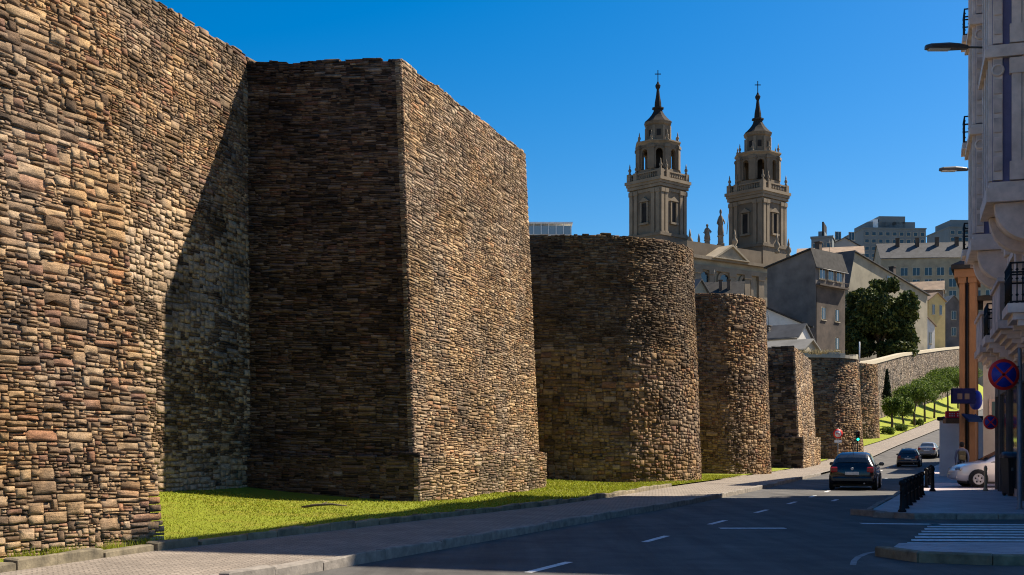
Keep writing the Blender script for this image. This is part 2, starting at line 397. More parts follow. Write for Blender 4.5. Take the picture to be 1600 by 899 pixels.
class Face:
    def __init__(s, base, top, z0, z1):
        s.b = np.array(base, float); s.t = np.array(top, float)
        n = len(s.b); s.z0 = np.broadcast_to(np.array(z0, float), (n,)); s.z1 = np.broadcast_to(np.array(z1, float), (n,))
        s.cu = np.concatenate([[0], np.cumsum(np.hypot(*np.diff(s.b, axis=0).T))]); s.L = s.cu[-1]; s.H = float(np.max(s.z1-s.z0))
    def at(s, u, v):                                   # v: 0..H scaled to the local height
        i = np.clip(np.searchsorted(s.cu, u, 'right')-1, 0, len(s.cu)-2); t = (u-s.cu[i])/(s.cu[i+1]-s.cu[i]); k = (v/s.H)[:, None] if hasattr(v, '__len__') else v/s.H
        b = s.b[i]+(s.b[i+1]-s.b[i])*t[:, None]; tp = s.t[i]+(s.t[i+1]-s.t[i])*t[:, None]
        z0 = s.z0[i]+(s.z0[i+1]-s.z0[i])*t; z1 = s.z1[i]+(s.z1[i+1]-s.z1[i])*t
        xy = b+(tp-b)*k
        return np.column_stack([xy, z0+(z1-z0)*(v/s.H)])
def stones_of(face, style, seed, proud=.012, gap=.013, umin=None, umax=None, depth=.14, tintf=None):
    cells = pack(face.L, face.H, style, seed); r = np.random.default_rng(seed)
    if umin is not None: cells = cells[(cells[:, 1] > umin) & (cells[:, 0] < umax)]
    # gently wavy courses
    uc, vc = (cells[:, 0]+cells[:, 1])/2, (cells[:, 2]+cells[:, 3])/2
    wave = .015*np.sin(uc*1.7+seed+.8*np.sin(vc*1.3))+.025*np.sin(uc*.55-vc*.9+seed*2)
    env = np.minimum(1, (face.H-vc)/1.0).clip(0, 1)
    e = .02
    p = face.at(uc, vc+wave*env); pu = face.at(np.clip(uc+e, 0, face.L), vc)-face.at(np.clip(uc-e, 0, face.L), vc); pv = face.at(uc, vc+e)-face.at(uc, vc-e)
    T = pu/np.linalg.norm(pu, axis=1)[:, None]; N = np.cross(T, pv); N /= np.linalg.norm(N, axis=1)[:, None]; U = np.cross(N, T)
    a = r.normal(0, .013, len(p))+.02*np.cos(uc*1.7+seed)
    T2 = T*np.cos(a)[:, None]+U*np.sin(a)[:, None]; U2 = -T*np.sin(a)[:, None]+U*np.cos(a)[:, None]
    tx, ty = r.normal(0, .035, len(p)), r.normal(0, .03, len(p))
    N2 = N+T2*tx[:, None]+U2*ty[:, None]; N2 /= np.linalg.norm(N2, axis=1)[:, None]
    w = cells[:, 1]-cells[:, 0]; h = cells[:, 3]-cells[:, 2]
    off = r.uniform(-.6, 1.0, len(p))*proud
    miss = r.random(len(p)) < .02; off[miss] -= proud*1.6
    k = r.integers(0, NV, len(p))
    if tintf is not None: k = TORD[np.clip((tintf(uc, vc, w, h, r)*NV).astype(int), 0, NV-1)]
    tint = ((k*0.618+.07) % 1.0)
    return dict(p=p+N*(off-depth)[:, None], T=T2*np.maximum(w-gap, .02)[:, None]*1.0, U=U2*np.maximum(h-gap, .015)[:, None], N=N2*depth, k=k, tint=tint, w=w, h=h, n=N, q=p)
def wall_thing(name, label, loc, cat='city wall', group=None):
    return empty(name, loc, label, cat, group)
def lay(thing, sets, matkey, nmax=300, part='masonry'):
    S = {k: np.concatenate([s[k] for s in sets]) for k in sets[0]}
    d = S['q']-np.array([0, 0, EYE]); dist = np.linalg.norm(d, axis=1); facing = -(d*S['n']).sum(1)/dist
    px, py = CX+F*d[:, 0]/d[:, 1], HY-F*d[:, 2]/d[:, 1]
    vis = (facing > .05) & (px > 0) & (px < 1600) & (py > 0) & (py < 899) & (d[:, 1] > 1)
    size = np.maximum(S['w']*np.where(S['w'] > S['h'], np.maximum(facing, .25), 1), S['h'])*F/dist
    area = np.where(vis & (size > 9), S['w']*S['h']*facing/dist**2, -1)
    order = np.argsort(-area)[:nmax]; pick = order[area[order] > 0]
    loc = np.array(thing.location); mask = np.ones(len(dist), bool); mask[pick] = False
    for i in pick:
        o = link('stone', variant_mesh(matkey, int(S['k'][i])), thing)
        p = S['p'][i]-loc; m = Matrix.Identity(4)
        for r_ in range(3): m[r_][0], m[r_][1], m[r_][2], m[r_][3] = S['T'][i][r_], S['U'][i][r_], S['N'][i][r_], p[r_]
        o.matrix_basis = m
    n = mask.sum()
    if n:
        us = USTONE[S['k'][mask]]                      # n,17,3
        Vv = (S['p'][mask]-loc)[:, None, :]+us[:, :, 0:1]*S['T'][mask][:, None, :]+us[:, :, 1:2]*S['U'][mask][:, None, :]+us[:, :, 2:3]*S['N'][mask][:, None, :]
        Fq = (SF[None]+(np.arange(n)*17)[:, None, None]).reshape(-1, 3)
        o = link(part, np_mesh(part, Vv.reshape(-1, 3), Fq, M[matkey], 3, {'tint': np.repeat(S['tint'][mask], 24)}), thing); o['kind'] = 'stuff'
def core(thing, base, top, z0, z1, inset=.06, mat='mortar', topdrop=.07):
    """the body of the wall behind the stones (closed outline)"""
    loc = thing.location
    def shrink(P):
        P = [Vector((p[0], p[1])) for p in P]; n = len(P); out = []
        for i in range(n):
            a, b, c = P[i-1], P[i], P[(i+1) % n]; e1 = (b-a).normalized(); e2 = (c-b).normalized()
            n1 = Vector((-e1.y, e1.x)); n2 = Vector((-e2.y, e2.x)); m = (n1+n2); m = m.normalized() if m.length > .1 else n1
            out.append((b+m*inset/max(.4, m.dot(n1)))-Vector((loc.x, loc.y)))
        return [tuple(p) for p in out]
    n = len(base); z0 = list(np.broadcast_to(z0, (n,))); z1 = list(np.broadcast_to(z1, (n,)))
    MB().prism(shrink(base), [z-loc.z for z in z0], [z-topdrop-loc.z for z in z1], shrink(top)).build('wall_core', M[mat], thing)
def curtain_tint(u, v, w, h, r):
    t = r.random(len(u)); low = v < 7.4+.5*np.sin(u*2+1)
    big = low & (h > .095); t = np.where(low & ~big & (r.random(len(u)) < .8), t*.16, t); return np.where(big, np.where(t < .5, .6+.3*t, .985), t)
def S_near(u, v, R):
    if R.random() < .07+.07*math.sin(u*.9+v*.7): h = R.uniform(.10, .19); return h*R.uniform(1.2, 2.6), h
    h = min(.2, max(.028, R.lognormvariate(math.log(.062), .48))); w = min(.5, max(.06, h*R.uniform(1.2, 4.4))); return w, h
def S_thin(u, v, R):
    h = min(.13, max(.028, R.lognormvariate(math.log(.050), .38))); w = min(.7, max(.1, h*R.uniform(2.2, 8.5))); return w, h
def S_lit(u, v, R):
    h = min(.16, max(.03, R.lognormvariate(math.log(.064), .36))); w = min(.6, max(.08, h*R.uniform(1.8, 7))); return w, h
def S_curtain(u, v, R):
    if 4.6+.8*math.sin(u*1.3) < v < 7.2+.6*math.sin(u*2+1) and R.random() < .6: h = R.uniform(.1, .24); return h*R.uniform(1.0, 1.9), h
    if v < 1.2: h = R.uniform(.08, .2); return h*R.uniform(1.2, 3), h
    h = min(.2, max(.035, R.lognormvariate(math.log(.07), .42))); return min(.55, max(.07, h*R.uniform(1.3, 5))), h
def S_tower(u, v, R):
    if v > 5.8+.15*math.sin(u*.9): h = min(.14, max(.04, R.lognormvariate(math.log(.075), .35))); return min(.5, h*R.uniform(1.6, 5)), h
    h = min(.3, max(.06, R.lognormvariate(math.log(.15), .35))); return min(.5, h*R.uniform(.9, 2.3)), h
def S_tower3(u, v, R):
    h = min(.28, max(.06, R.lognormvariate(math.log(.125), .4))); return min(.5, h*R.uniform(1.0, 2.8)), h
def S_mid(u, v, R):
    h = min(.34, max(.1, R.lognormvariate(math.log(.18), .35))); return min(.8, h*R.uniform(1.2, 3.4)), h
def S_far(u, v, R):
    h = R.uniform(.3, .55); return h*R.uniform(1.2, 2.4), h
def box_tower(name, label, I, A, B, J, z0, ztop, batter, styles, matkeys, seed, nmax=300, skip=(), plinth=None, zt=None, lean=0):
    """a squared tower; I, A, B, J = inner near, outer near, outer far, inner far corner at the foot"""
    P = [np.array(p, float) for p in (I, A, B, J)]; t = wall_thing(name, label, (float(P[1][0]), float(P[1][1]), gz(P[1][1])))
    cen = sum(P)/4
    def unit(a): return a/np.hypot(*a)
    n1 = unit(P[1]-P[0]); n1 = np.array([n1[1], -n1[0]]); n2 = unit(P[2]-P[1]); n2 = np.array([n2[1], -n2[0]]); n3 = unit(P[3]-P[2]); n3 = np.array([n3[1], -n3[0]])
    T = [P[0]-n1*batter, P[1]-(n1+n2)*batter, P[2]-(n2+n3)*batter, P[3]-n3*batter]
    zt = zt or [ztop]*4; T[1] = T[1]-lean*unit(P[1]-P[0])
    core(t, P, T, z0-.5, zt, .105)
    sets = {}
    for i in range(3):
        if i in skip: continue
        f = Face([P[i], P[i+1]], [T[i], T[i+1]], z0-.2, [zt[i], zt[i+1]])
        sets.setdefault(matkeys[i], []).append(stones_of(f, styles[i], seed+i, **({'gap': .012, 'proud': .02} if styles[i] is S_near else {})))
    if plinth:
        hp, op = plinth
        k = [P[0]+n1*op, P[1]+(n1+n2)*op, P[2]+(n2+n3)*op, P[3]+n3*op]
        core(t, [np.array(q) for q in k], k, z0-.4, z0+hp)
        bb = op+.02
        for i in range(3):
            if i in skip: continue
            f = Face([k[i], k[i+1]], [k[i], k[i+1]], z0-.2, z0+hp)
            sets.setdefault(matkeys[i], []).append(stones_of(f, styles[i], seed+10+i))
    for mk, ss in sets.items(): lay(t, ss, mk, nmax//len(sets))
    return t
def round_tower(name, label, c, R0, R1, z0, ztop, style, matkey, seed, nmax=300, a0=190, a1=425, proud=.02, capmat=None, upper=None):
    t = wall_thing(name, label, (c[0], c[1], gz(c[1]))); n = 40
    an = np.radians(np.linspace(a0-40, a1+30, n)); ring = lambda r: [(c[0]+r*math.cos(a), c[1]+r*math.sin(a)) for a in an]
    core(t, ring(R0), ring(R1), z0-.5, ztop, mat='mortar')
    an2 = np.radians(np.linspace(a0, a1, 48)); ring2 = lambda r: [(c[0]+r*math.cos(a), c[1]+r*math.sin(a)) for a in an2]
    f = Face(ring2(R0), ring2(R1), z0-.2, ztop)
    S_ = stones_of(f, style, seed, proud)
    if upper is None: lay(t, [S_], matkey, nmax)
    else:
        m_ = (S_['q'][:, 2] > upper+.25*np.sin(S_['q'][:, 0]*2.1)+.2*np.random.default_rng(seed).normal(size=len(S_['k'])))
        lay(t, [{k: v[~m_] for k, v in S_.items()}], matkey, nmax//2); lay(t, [{k: v[m_] for k, v in S_.items()}], 'stone_upper', nmax//2, 'upper_masonry')
    return t
# nearest tower, cut by the left edge of the picture; only its street side is seen
a = np.array((-5.38, 19.05)); dirn = np.array((.455, .89)); dirn /= np.hypot(*dirn); b0 = a-dirn*12; nrm = np.array([dirn[1], -dirn[0]])
back = -nrm*5.2
box_tower('wall_tower', 'nearest sunlit tower of the city wall, rough mixed rubble, cut by the left edge', b0+back, b0, a, a+back, .1, 11.9, 1.05, [None, S_near, S_near], ['stone_near']*3, 21, skip=(0, 2))
# curtain between the first two towers
t = wall_thing('curtain_wall', 'curtain wall set back between the two nearest towers, crossed by a slanting shadow', (-9, 28, 0))
p0, p1 = np.array((WALLX(18), 18.)), np.array((-6.75, 35.2)); dd = (p1-p0)/np.hypot(*(p1-p0)); nn = np.array([dd[1], -dd[0]])
core(t, [p0, p1, p1-nn*4, p0-nn*4], [p0-nn*.35, p1-nn*.35, p1-nn*4, p0-nn*4], -.4, 12.65)
f = Face([p0, p1], [p0-nn*.35, p1-nn*.35], .2, 12.65)
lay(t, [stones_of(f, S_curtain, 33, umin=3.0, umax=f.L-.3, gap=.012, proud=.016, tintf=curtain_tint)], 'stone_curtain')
# the big squared tower in the middle of the picture
I, A, B = np.array((-7.9, 33.85)), np.array((-2.55, 32.1)), np.array((1.05, 43.0)); J = B+np.array((-6, 1.9))
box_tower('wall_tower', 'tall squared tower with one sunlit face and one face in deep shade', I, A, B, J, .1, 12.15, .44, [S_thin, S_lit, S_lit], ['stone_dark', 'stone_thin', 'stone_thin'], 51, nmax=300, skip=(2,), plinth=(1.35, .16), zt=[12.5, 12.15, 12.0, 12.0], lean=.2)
# round towers and the smaller squared one further along the street
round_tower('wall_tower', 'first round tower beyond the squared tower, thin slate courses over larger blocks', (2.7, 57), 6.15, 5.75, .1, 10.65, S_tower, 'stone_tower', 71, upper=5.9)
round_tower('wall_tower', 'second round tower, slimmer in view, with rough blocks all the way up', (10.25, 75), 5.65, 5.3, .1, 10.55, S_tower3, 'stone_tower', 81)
I, A, B = np.array((15.6, 93.4)), np.array((21.7, 91.5)), np.array((25.9, 103.)); J = B+np.array((-5, 1.6))
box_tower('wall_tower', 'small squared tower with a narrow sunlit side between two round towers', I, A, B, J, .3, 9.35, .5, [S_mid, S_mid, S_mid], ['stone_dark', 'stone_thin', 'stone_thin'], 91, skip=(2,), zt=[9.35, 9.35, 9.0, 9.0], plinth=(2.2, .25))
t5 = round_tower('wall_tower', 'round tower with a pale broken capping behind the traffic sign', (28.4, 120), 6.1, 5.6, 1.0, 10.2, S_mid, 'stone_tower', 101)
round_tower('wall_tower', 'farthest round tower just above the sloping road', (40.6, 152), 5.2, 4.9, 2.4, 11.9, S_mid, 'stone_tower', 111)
# curtain pieces that close the gaps, and the long wall climbing the hill
def curtain(name, label, ds, htop, seed, style, matkey, hz=None, thick=3.5, cap=False):
    base = [np.array((WALLX(d), d)) for d in ds]; n = len(ds)
    t = wall_thing(name, label, (float(base[0][0]), float(base[0][1]), gz(ds[0])))
    nr = []
    for i in range(n):
        e = base[min(i+1, n-1)]-base[max(i-1, 0)]; e = e/np.hypot(*e); nr.append(np.array([e[1], -e[0]]))
    top = [b-m*.5 for b, m in zip(base, nr)]; zt = [htop(d) for d in ds]; z0 = [gz(d)+.2 for d in ds]
    bk = [b-m*thick for b, m in zip(base, nr)][::-1]
    core(t, base+bk, top+bk, [z-.6 for z in z0]+[z-.6 for z in z0[::-1]], zt+zt[::-1])
    lay(t, [stones_of(Face(base, top, z0, zt), style, seed)], matkey)
    if cap:
        mb = MB()
        L3 = lambda p, z: (p[0]-t.location.x, p[1]-t.location.y, z-t.location.z)
        for i in range(n-1):
            q = [top[i]+nr[i]*.15, top[i+1]+nr[i+1]*.15, top[i+1]-nr[i+1]*1.1, top[i]-nr[i]*1.1]; zz = [zt[i], zt[i+1], zt[i+1], zt[i]]
            mb.add([L3(p, z-.12) for p, z in zip(q, zz)]+[L3(p, z+.45) for p, z in zip(q, zz)], [(3, 2, 1, 0), (4, 5, 6, 7), (0, 1, 5, 4), (1, 2, 6, 5), (2, 3, 7, 6), (3, 0, 4, 7)])
        mb.build('parapet', M['light_cap'], t)
    return t
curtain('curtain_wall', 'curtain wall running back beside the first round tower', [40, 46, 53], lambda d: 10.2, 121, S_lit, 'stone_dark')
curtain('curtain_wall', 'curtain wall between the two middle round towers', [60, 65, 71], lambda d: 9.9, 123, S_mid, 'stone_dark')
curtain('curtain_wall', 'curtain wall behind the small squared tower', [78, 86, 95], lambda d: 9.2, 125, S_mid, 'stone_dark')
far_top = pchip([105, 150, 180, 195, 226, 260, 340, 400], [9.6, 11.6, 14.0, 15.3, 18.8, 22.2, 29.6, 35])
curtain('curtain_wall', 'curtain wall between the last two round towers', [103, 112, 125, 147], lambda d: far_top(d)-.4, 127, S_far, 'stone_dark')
curtain('curtain_wall', 'long far city wall climbing the hill above the clipped trees', [155, 165, 180, 195, 210, 226, 245, 262, 280, 300, 320, 345, 370], far_top, 129, S_far, 'stone_far', cap=True)
# ---------------------------------------------------------------- right-hand pavement, road markings
def ring_strip(name, pts_in, pts_out, z, mat): pass
def lf_in(d): return {True: LF(d)+3}.get(d < 46, LR(d)+9)
pave_r = strip('pavement', 28.2, 300, .8, lambda d: LR(d)+.14+max(0, 1.6-(d-28.2))**2*.45, lambda d: LR(d)+12, .125, 4, M['tiles'])
kerb_row(lambda d: LR(d)+max(0, 1.6-(d-28.2))**2*.45, 28.3, 80, 1.0, .16, .33, -.18, M['granite'], pave_r, -1)
# its end towards the side street, and the pavement nose on the near side of the crossing
for i in range(16):
    o = MB().box((0, 0, 0), (.95, .2, .31), 0, .02).build('kerb_stone', M['granite'], pave_r); o.location = (9.75+i*.97, 28.12, -.02+random.uniform(-.005, .005))
o = MB().prism([(8.85, 28.75), (9.0, 28.4), (9.28, 28.02), (9.3, 28.24), (9.1, 28.6)], -.15, .135).build('kerb_stone', M['granite'], pave_r)
nose = tag(MB().prism([(5.75, 18.5), (6.05, 17.6), (6.9, 17.25), (30, 16.0), (30, 18.5), (7.3, 20.0), (6.3, 19.8)], -.1, .10).build('pavement', M['tiles']), kind='structure')
k = 0
line_pts = [(5.55, 18.55), (5.85, 17.5), (6.75, 17.08), (8.6, 16.95), (10.4, 16.85), (12.2, 16.75), (14, 16.65), (15.8, 16.55)]
for (x0, y0), (x1, y1) in zip(line_pts[:-1], line_pts[1:]):
    L = math.hypot(x1-x0, y1-y0); a = math.atan2(y1-y0, x1-x0); n = max(1, round(L/.9))
    for i in range(n):
        t = (i+.5)/n
        MB().box((0, 0, 0), (L/n-.01, .2, .30), 0, .02).build('kerb_stone', M['kerb_old'], nose).location = (x0+(x1-x0)*t-math.sin(a)*.08, y0+(y1-y0)*t+math.cos(a)*.08, .0+random.uniform(-.006, .006))
        nose.children[-1].rotation_euler.z = a
def worn_paint():
    m = NT('worn_road_paint'); c = m.ramp(m.noise(9, 5, .7), [(.35, (.30, .30, .30)), (.5, (.62, .62, .62)), (.7, (.78, .78, .77))]); m.bump(m.noise(150, 3), .3, .004); return m.done(c, .7)
M['paint'] = worn_paint()
def mark(name, pts, mat='paint'):
    MB().add([(x, y, gz(y)+.005) for x, y in pts], [tuple(range(len(pts)))]).build(name, M[mat], road)
def dash(c, s, L, w=.13):
    a = math.atan2(1, s); ux, uy = math.cos(a), math.sin(a); x, y = c
    mark('lane_marking', [(x-ux*L/2+uy*w/2, y-uy*L/2-ux*w/2), (x+ux*L/2+uy*w/2, y+uy*L/2-ux*w/2), (x+ux*L/2-uy*w/2, y+uy*L/2+ux*w/2), (x-ux*L/2-uy*w/2, y-uy*L/2+ux*w/2)])
LC = lambda d: LK(d)+2.75+min(.6, max(0, d-60)*.015)
for y in [11.9, 16.8, 22, 26.9, 31.6, 36.4, 41.2, 46, 51, 56, 61, 66, 72, 78, 84, 90, 97, 104, 112, 120]: dash((LC(y)+.1, y), LC(y+.5)-LC(y-.5), 1.6)
for y in (38.2, 52, 66): dash((LR(y)-1.75, y), .38, 1.4)
mark('stop_marking', [(4.25, 24.75), (5.6, 24.75), (5.6, 25.05), (4.25, 25.05)])
mark('give_way_marking', [(7.6, 26.3), (9.2, 26.0), (9.2, 26.35), (7.6, 26.65)])
cv = [(5.15+.0*i, 0) for i in range(1)]
arc = [(4.75, 17.1), (4.95, 17.75), (5.2, 18.4), (5.5, 19.0), (5.9, 19.5), (6.4, 19.95), (6.95, 20.25)]
M['faded'] = plain('faded_road_paint', (.22, .22, .22), .8, .4, 6, .3)
mark('edge_marking', [(x, y) for x, y in arc]+[(x+.075, y-.05) for x, y in arc[::-1]], 'faded')
for i in range(8):                                     # zebra over the side street
    y = 20.75+i*.74
    mark('crossing_stripe', [(6.75+i*.31, y), (22, y-.9), (22, y-.9+.42), (6.88+i*.31, y+.42)])
tm = MB()
for i in range(26):
    for j in range(3): tm.lathe([(.018, 0), (.012, .006)], (10.4+i*.28+j*.03, 29.15-.12*i*.28*.7+j*.22, .127), 6)
o = tm.build('tactile_paving', plain('pale_tile', (.42, .40, .39), .7, .1, 3, .2), pave_r); o['kind'] = 'stuff'
# ---------------------------------------------------------------- ornate corner building on the right
M['ashlar'] = plain('grey_ashlar', (.60, .475, .42), .85, .35, 1.6, .6)
M['ashlar2'] = plain('pale_stone_trim', (.72, .58, .51), .82, .2, 2.5, .45)
M['blue_render'] = plain('blue_violet_render', (.15, .14, .26), .85, .15, 2, .3)
M['dark_shop'] = plain('dark_shop_wall', (.10, .085, .08), .8, .3, 2, .3)
U = Vector((.309, .951, 0)).normalized(); NRM = Vector((-U.y, U.x, 0)); ang = math.atan2(U.y, U.x)
bA = empty('corner_building', (LF(27.6), 27.6, 0), 'ornate grey stone corner building with bay windows and blue panels, right edge', 'building'); bA.rotation_euler.z = ang
# local frame: x along the facade away from the camera, y towards the street (+) , z up
LA = 18.3; HA = 21.5
MB().prism([(0, -14), (LA, -14), (LA, 0), (0, 0)], 0, HA).build('wall', M['ashlar'], bA)
MB().prism([(-.5, -14.3), (LA+.3, -14.3), (LA+.3, .55), (-.5, .55)], HA, HA+.5).build('roof_cornice', M['ashlar2'], bA)
MB().prism([(-.3, -14.2), (LA+.2, -14.2), (LA+.2, .4), (-.3, .4)], HA-.5, HA-.003).build('roof_moulding', M['ashlar'], bA)
for z, pr, hh in ((4.45, .30, .35), (8.3, .22, .28), (12.2, .22, .28), (16.1, .22, .28)):
    MB().prism([(-pr, -14.1), (LA+.1, -14.1), (LA+.1, pr), (-pr, pr)], z, z+hh).prism([(-pr*.5, -14.05), (LA+.05, -14.05), (LA+.05, pr*.5), (-pr*.5, pr*.5)], z-.2, z-.002).build('string_course', M['ashlar2'], bA)
def pilaster(x, z0, z1, w=.55, pr=.16):
    b = MB(); b.box((x, pr/2, (z0+z1)/2), (w, pr, z1-z0-.9)); b.box((x, pr/2+.03, z0+.25), (w+.12, pr+.08, .44)); b.box((x, pr/2+.04, z1-.25), (w+.16, pr+.1, .34)); b.build('pilaster', M['ashlar2'], bA)
def window(x, z0, w, h, parent=None, y=0, arch=False):
    p = parent or bA
    f = MB()
    for dx in (-w/2-.07, w/2+.07): f.box((x+dx, y+.05, z0+h/2), (.14, .12, h))
    f.box((x, y+.07, z0+h+.11), (w+.5, .2, .2)); f.box((x, y+.08, z0-.06), (w+.4, .22, .12))
    o = f.build('window', M['ashlar2'], p)
    MB().box((x, y+.012, z0+h/2), (w, .02, h)).build('pane', M['glass'], o)
    MB().box((x, y+.03, z0+h/2), (.06, .03, h)).box((x, y+.032, z0+h*.68), (w, .03, .06)).build('window_bar', M['white_paint'], o)
levels = (4.8, 8.58, 12.48, 16.38)
for x in (.4, 3.2, 9.0, 11.8, 17.8):
    for z in levels: pilaster(x, z, z+3.4)
for x in (1.8, 10.4):
    for z in levels: window(x, z+.35, 1.1, 2.3)
for y in (-2.6, -5.6, -8.6, -11.6):                    # the flank towards the side street
    for z in levels:
        f = MB()
        for dy in (-.62, .62): f.box((-.05, y+dy, z+1.5), (.12, .14, 2.3))
        f.box((-.07, y, z+2.76), (.2, 1.6, .2)).box((-.08, y, z+.29), (.22, 1.5, .12))
        o = f.build('window', M['ashlar2'], bA); MB().box((-.012, y, z+1.5), (.02, 1.1, 2.3)).build('pane', M['glass'], o); MB().box((-.03, y, z+1.5), (.03, .06, 2.3)).build('window_bar', M['white_paint'], o)
    o = MB().box((-.03, y, 1.9), (.06, 2.0, 3.0)).build('shop_window', M['glass'], bA)
    MB().box((-.07, y, 3.6), (.14, 2.3, .4)).box((-.07, y-1.08, 1.7), (.14, .16, 3.4)).box((-.07, y+1.08, 1.7), (.14, .16, 3.4)).build('frame', M['dark_shop'], o)
def shop(x0, x1):
    o = MB().box(((x0+x1)/2, .03, 2.0), (x1-x0, .06, 3.2)).build('shop_window', M['glass'], bA)
    MB().box(((x0+x1)/2, .07, 3.75), (x1-x0+.2, .14, .5)).box((x0-.08, .07, 1.8), (.16, .14, 3.4)).box((x1+.08, .07, 1.8), (.16, .14, 3.4)).build('frame', M['dark_shop'], o)
for a, b in ((.7, 3.6), (4.6, 7.6), (8.6, 11.8), (12.8, 15.6), (16.2, 17.8)): shop(a, b)
def oriel(x0, x1, pr, z0, z1):
    """glazed stone bay on a curved corbel"""
    o = MB().prism([(x0, .0), (x1, 0), (x1, pr), (x0, pr)], z0, z1).build('bay', M['blue_render'], bA)
    cb = MB(); prof = [(.01, z0-.285)]+[(pr*math.sin(t)*.94, z0-.30-1.0*(1-math.cos(t-math.pi/2+math.pi/2))*0-1.02*math.cos(t)) for t in np.linspace(math.pi/2, .05, 9)]+[(.01, z0-1.36)]
    for xa, xb in ((x0+.02, x0+.5), (x1-.5, x1-.02)): cb.rings([[(x, y, z) for y, z in prof] for x in (xa, xb)], False)
    prof2 = [(.01, z0-.285)]+[(pr*.8*math.sin(t), z0-.30-.7*math.cos(t)) for t in np.linspace(math.pi/2, .05, 9)]+[(.01, z0-1.0)]
    cb.rings([[(x, y, z) for y, z in prof2] for x in (x0+.502, x1-.502)], False)
    for i in range(9): cb.box((x0-.02, .08+i*pr*.1, z0-.2), (.06, .05, .12))
    cb.prism([(x0-.16, .01), (x1+.16, .01), (x1+.16, pr+.16), (x0-.16, pr+.16)], z0-.28, z0+.10)
    cb.prism([(x0-.08, .01), (x1+.08, .01), (x1+.08, pr+.08), (x0-.08, pr+.08)], z0+.102, z0+.26)
    cb.build('corbel', M['ashlar2'], o)
    zz = z0+.26
    while zz < z1-.5:
        ze = min(zz+3.64, z1)
        for y in (.16, pr-.13):                        # corner strips with sunk panels on the side towards the camera
            s = MB().box((x0-.045, y, (zz+ze)/2-.1), (.1, .24, ze-zz-.3)).build('corner_strip', M['ashlar2'], o)
        q = MB()
        for k_ in range(6): q.box((x0-.11, pr-.13, zz+.3+k_*.52+.18), (.05, .2, .40), 0, .015)
        q.build('quoin', M['ashlar'], o)
        for k_ in range(4): MB().box((x0+.13+(x1-x0-.26)*k_/3, pr+.05, (zz+ze)/2-.1), (.22, .1, ze-zz-.3)).build('mullion', M['ashlar2'], o)
        for k_ in range(3): MB().box((x0+.13+(x1-x0-.26)*(k_+.5)/3, pr+.012, (zz+ze)/2+.25), ((x1-x0-.26)/3-.24, .02, 2.2)).build('pane', M['glass'], o)
        MB().box((x0-.06, .42, (zz+ze)/2-.1), (.12, .24, ze-zz-.9)).box((x0-.075, .42, zz+.28), (.15, .34, .5)).box((x0-.08, .42, ze-.55), (.16, .36, .42)).build('pilaster', M['ashlar2'], o)
        MB().prism([(x0-.2, .0), (x1+.2, 0), (x1+.2, pr+.2), (x0-.2, pr+.2)], ze-.3, ze-.08).prism([(x0-.12, .0), (x1+.12, 0), (x1+.12, pr+.12), (x0-.12, pr+.12)], ze-.078, ze+.04).build('bay_cornice', M['ashlar2'], o)
        MB().lathe([(.17, 0), (.17, .05), (.12, .09), (.12, .05), (.02, .05)], (0, 0, 0), 16, 'x').build('rosette', M['ashlar2'], o).matrix_basis = Matrix.Translation((x0-.08, pr-.13, zz+3.0)) @ Matrix.Rotation(math.pi, 4, 'Z')
        zz = ze+.04
oriel(5.2, 7.9, 1.02, 8.55, 20.2); oriel(13.6, 16.6, 1.02, 8.55, 20.2)
def balcony(x0, x1, z, pr=.95, name='balcony'):
    s = MB().prism([(x0, .01), (x1, .01), (x1, pr), (x0, pr)], z, z+.22).prism([(x0+.1, .01), (x1-.1, .01), (x1-.1, pr-.12), (x0+.1, pr-.12)], z-.16, z-.002)
    for x in (x0+.25, x1-.25):
        for i in range(4): s.prism([(x-.12, .01), (x+.12, .01), (x+.12, pr*.75-i*.18), (x-.12, pr*.75-i*.18)], z-.16-(i+1)*.14, z-.162-i*.14)
    o = s.build(name, M['ashlar2'], bA)
    r = MB(); zt = z+1.18
    n = int((x1-x0)/.13)
    for i in range(n+1): x = x0+.08+(x1-x0-.16)*i/n; r.tube([(x, pr-.07, z+.2), (x, pr-.07, zt)], .014, 5)
    for x in (x0+.07, x1-.07):
        for i in range(7): y = .08+(pr-.16)*i/6; r.tube([(x, y, z+.2), (x, y, zt)], .016, 5); r.lathe([(.0, -.05), (.045, 0), (.0, .05)], (x, y, z+.42), 6); r.lathe([(.0, -.05), (.045, 0), (.0, .05)], (x, y, zt-.16), 6)
        for zz in (z+.26, zt-.28, zt): r.box((x, pr/2, zz), (.045, pr-.1, .04))
    for zz in (z+.26, zt-.28, zt): r.box(((x0+x1)/2, pr-.07, zz), (x1-x0-.1, .045, .04))
    r.build('railing', M['iron'], o)
balcony(.9, 2.7, 4.85); balcony(9.5, 11.3, 4.85); balcony(9.5, 11.3, 12.5); balcony(9.5, 11.3, 16.4); balcony(.9, 2.7, 16.4)
for z in (8.62, 12.5, 16.4): balcony(16.95, 18.25, z, 1.3)
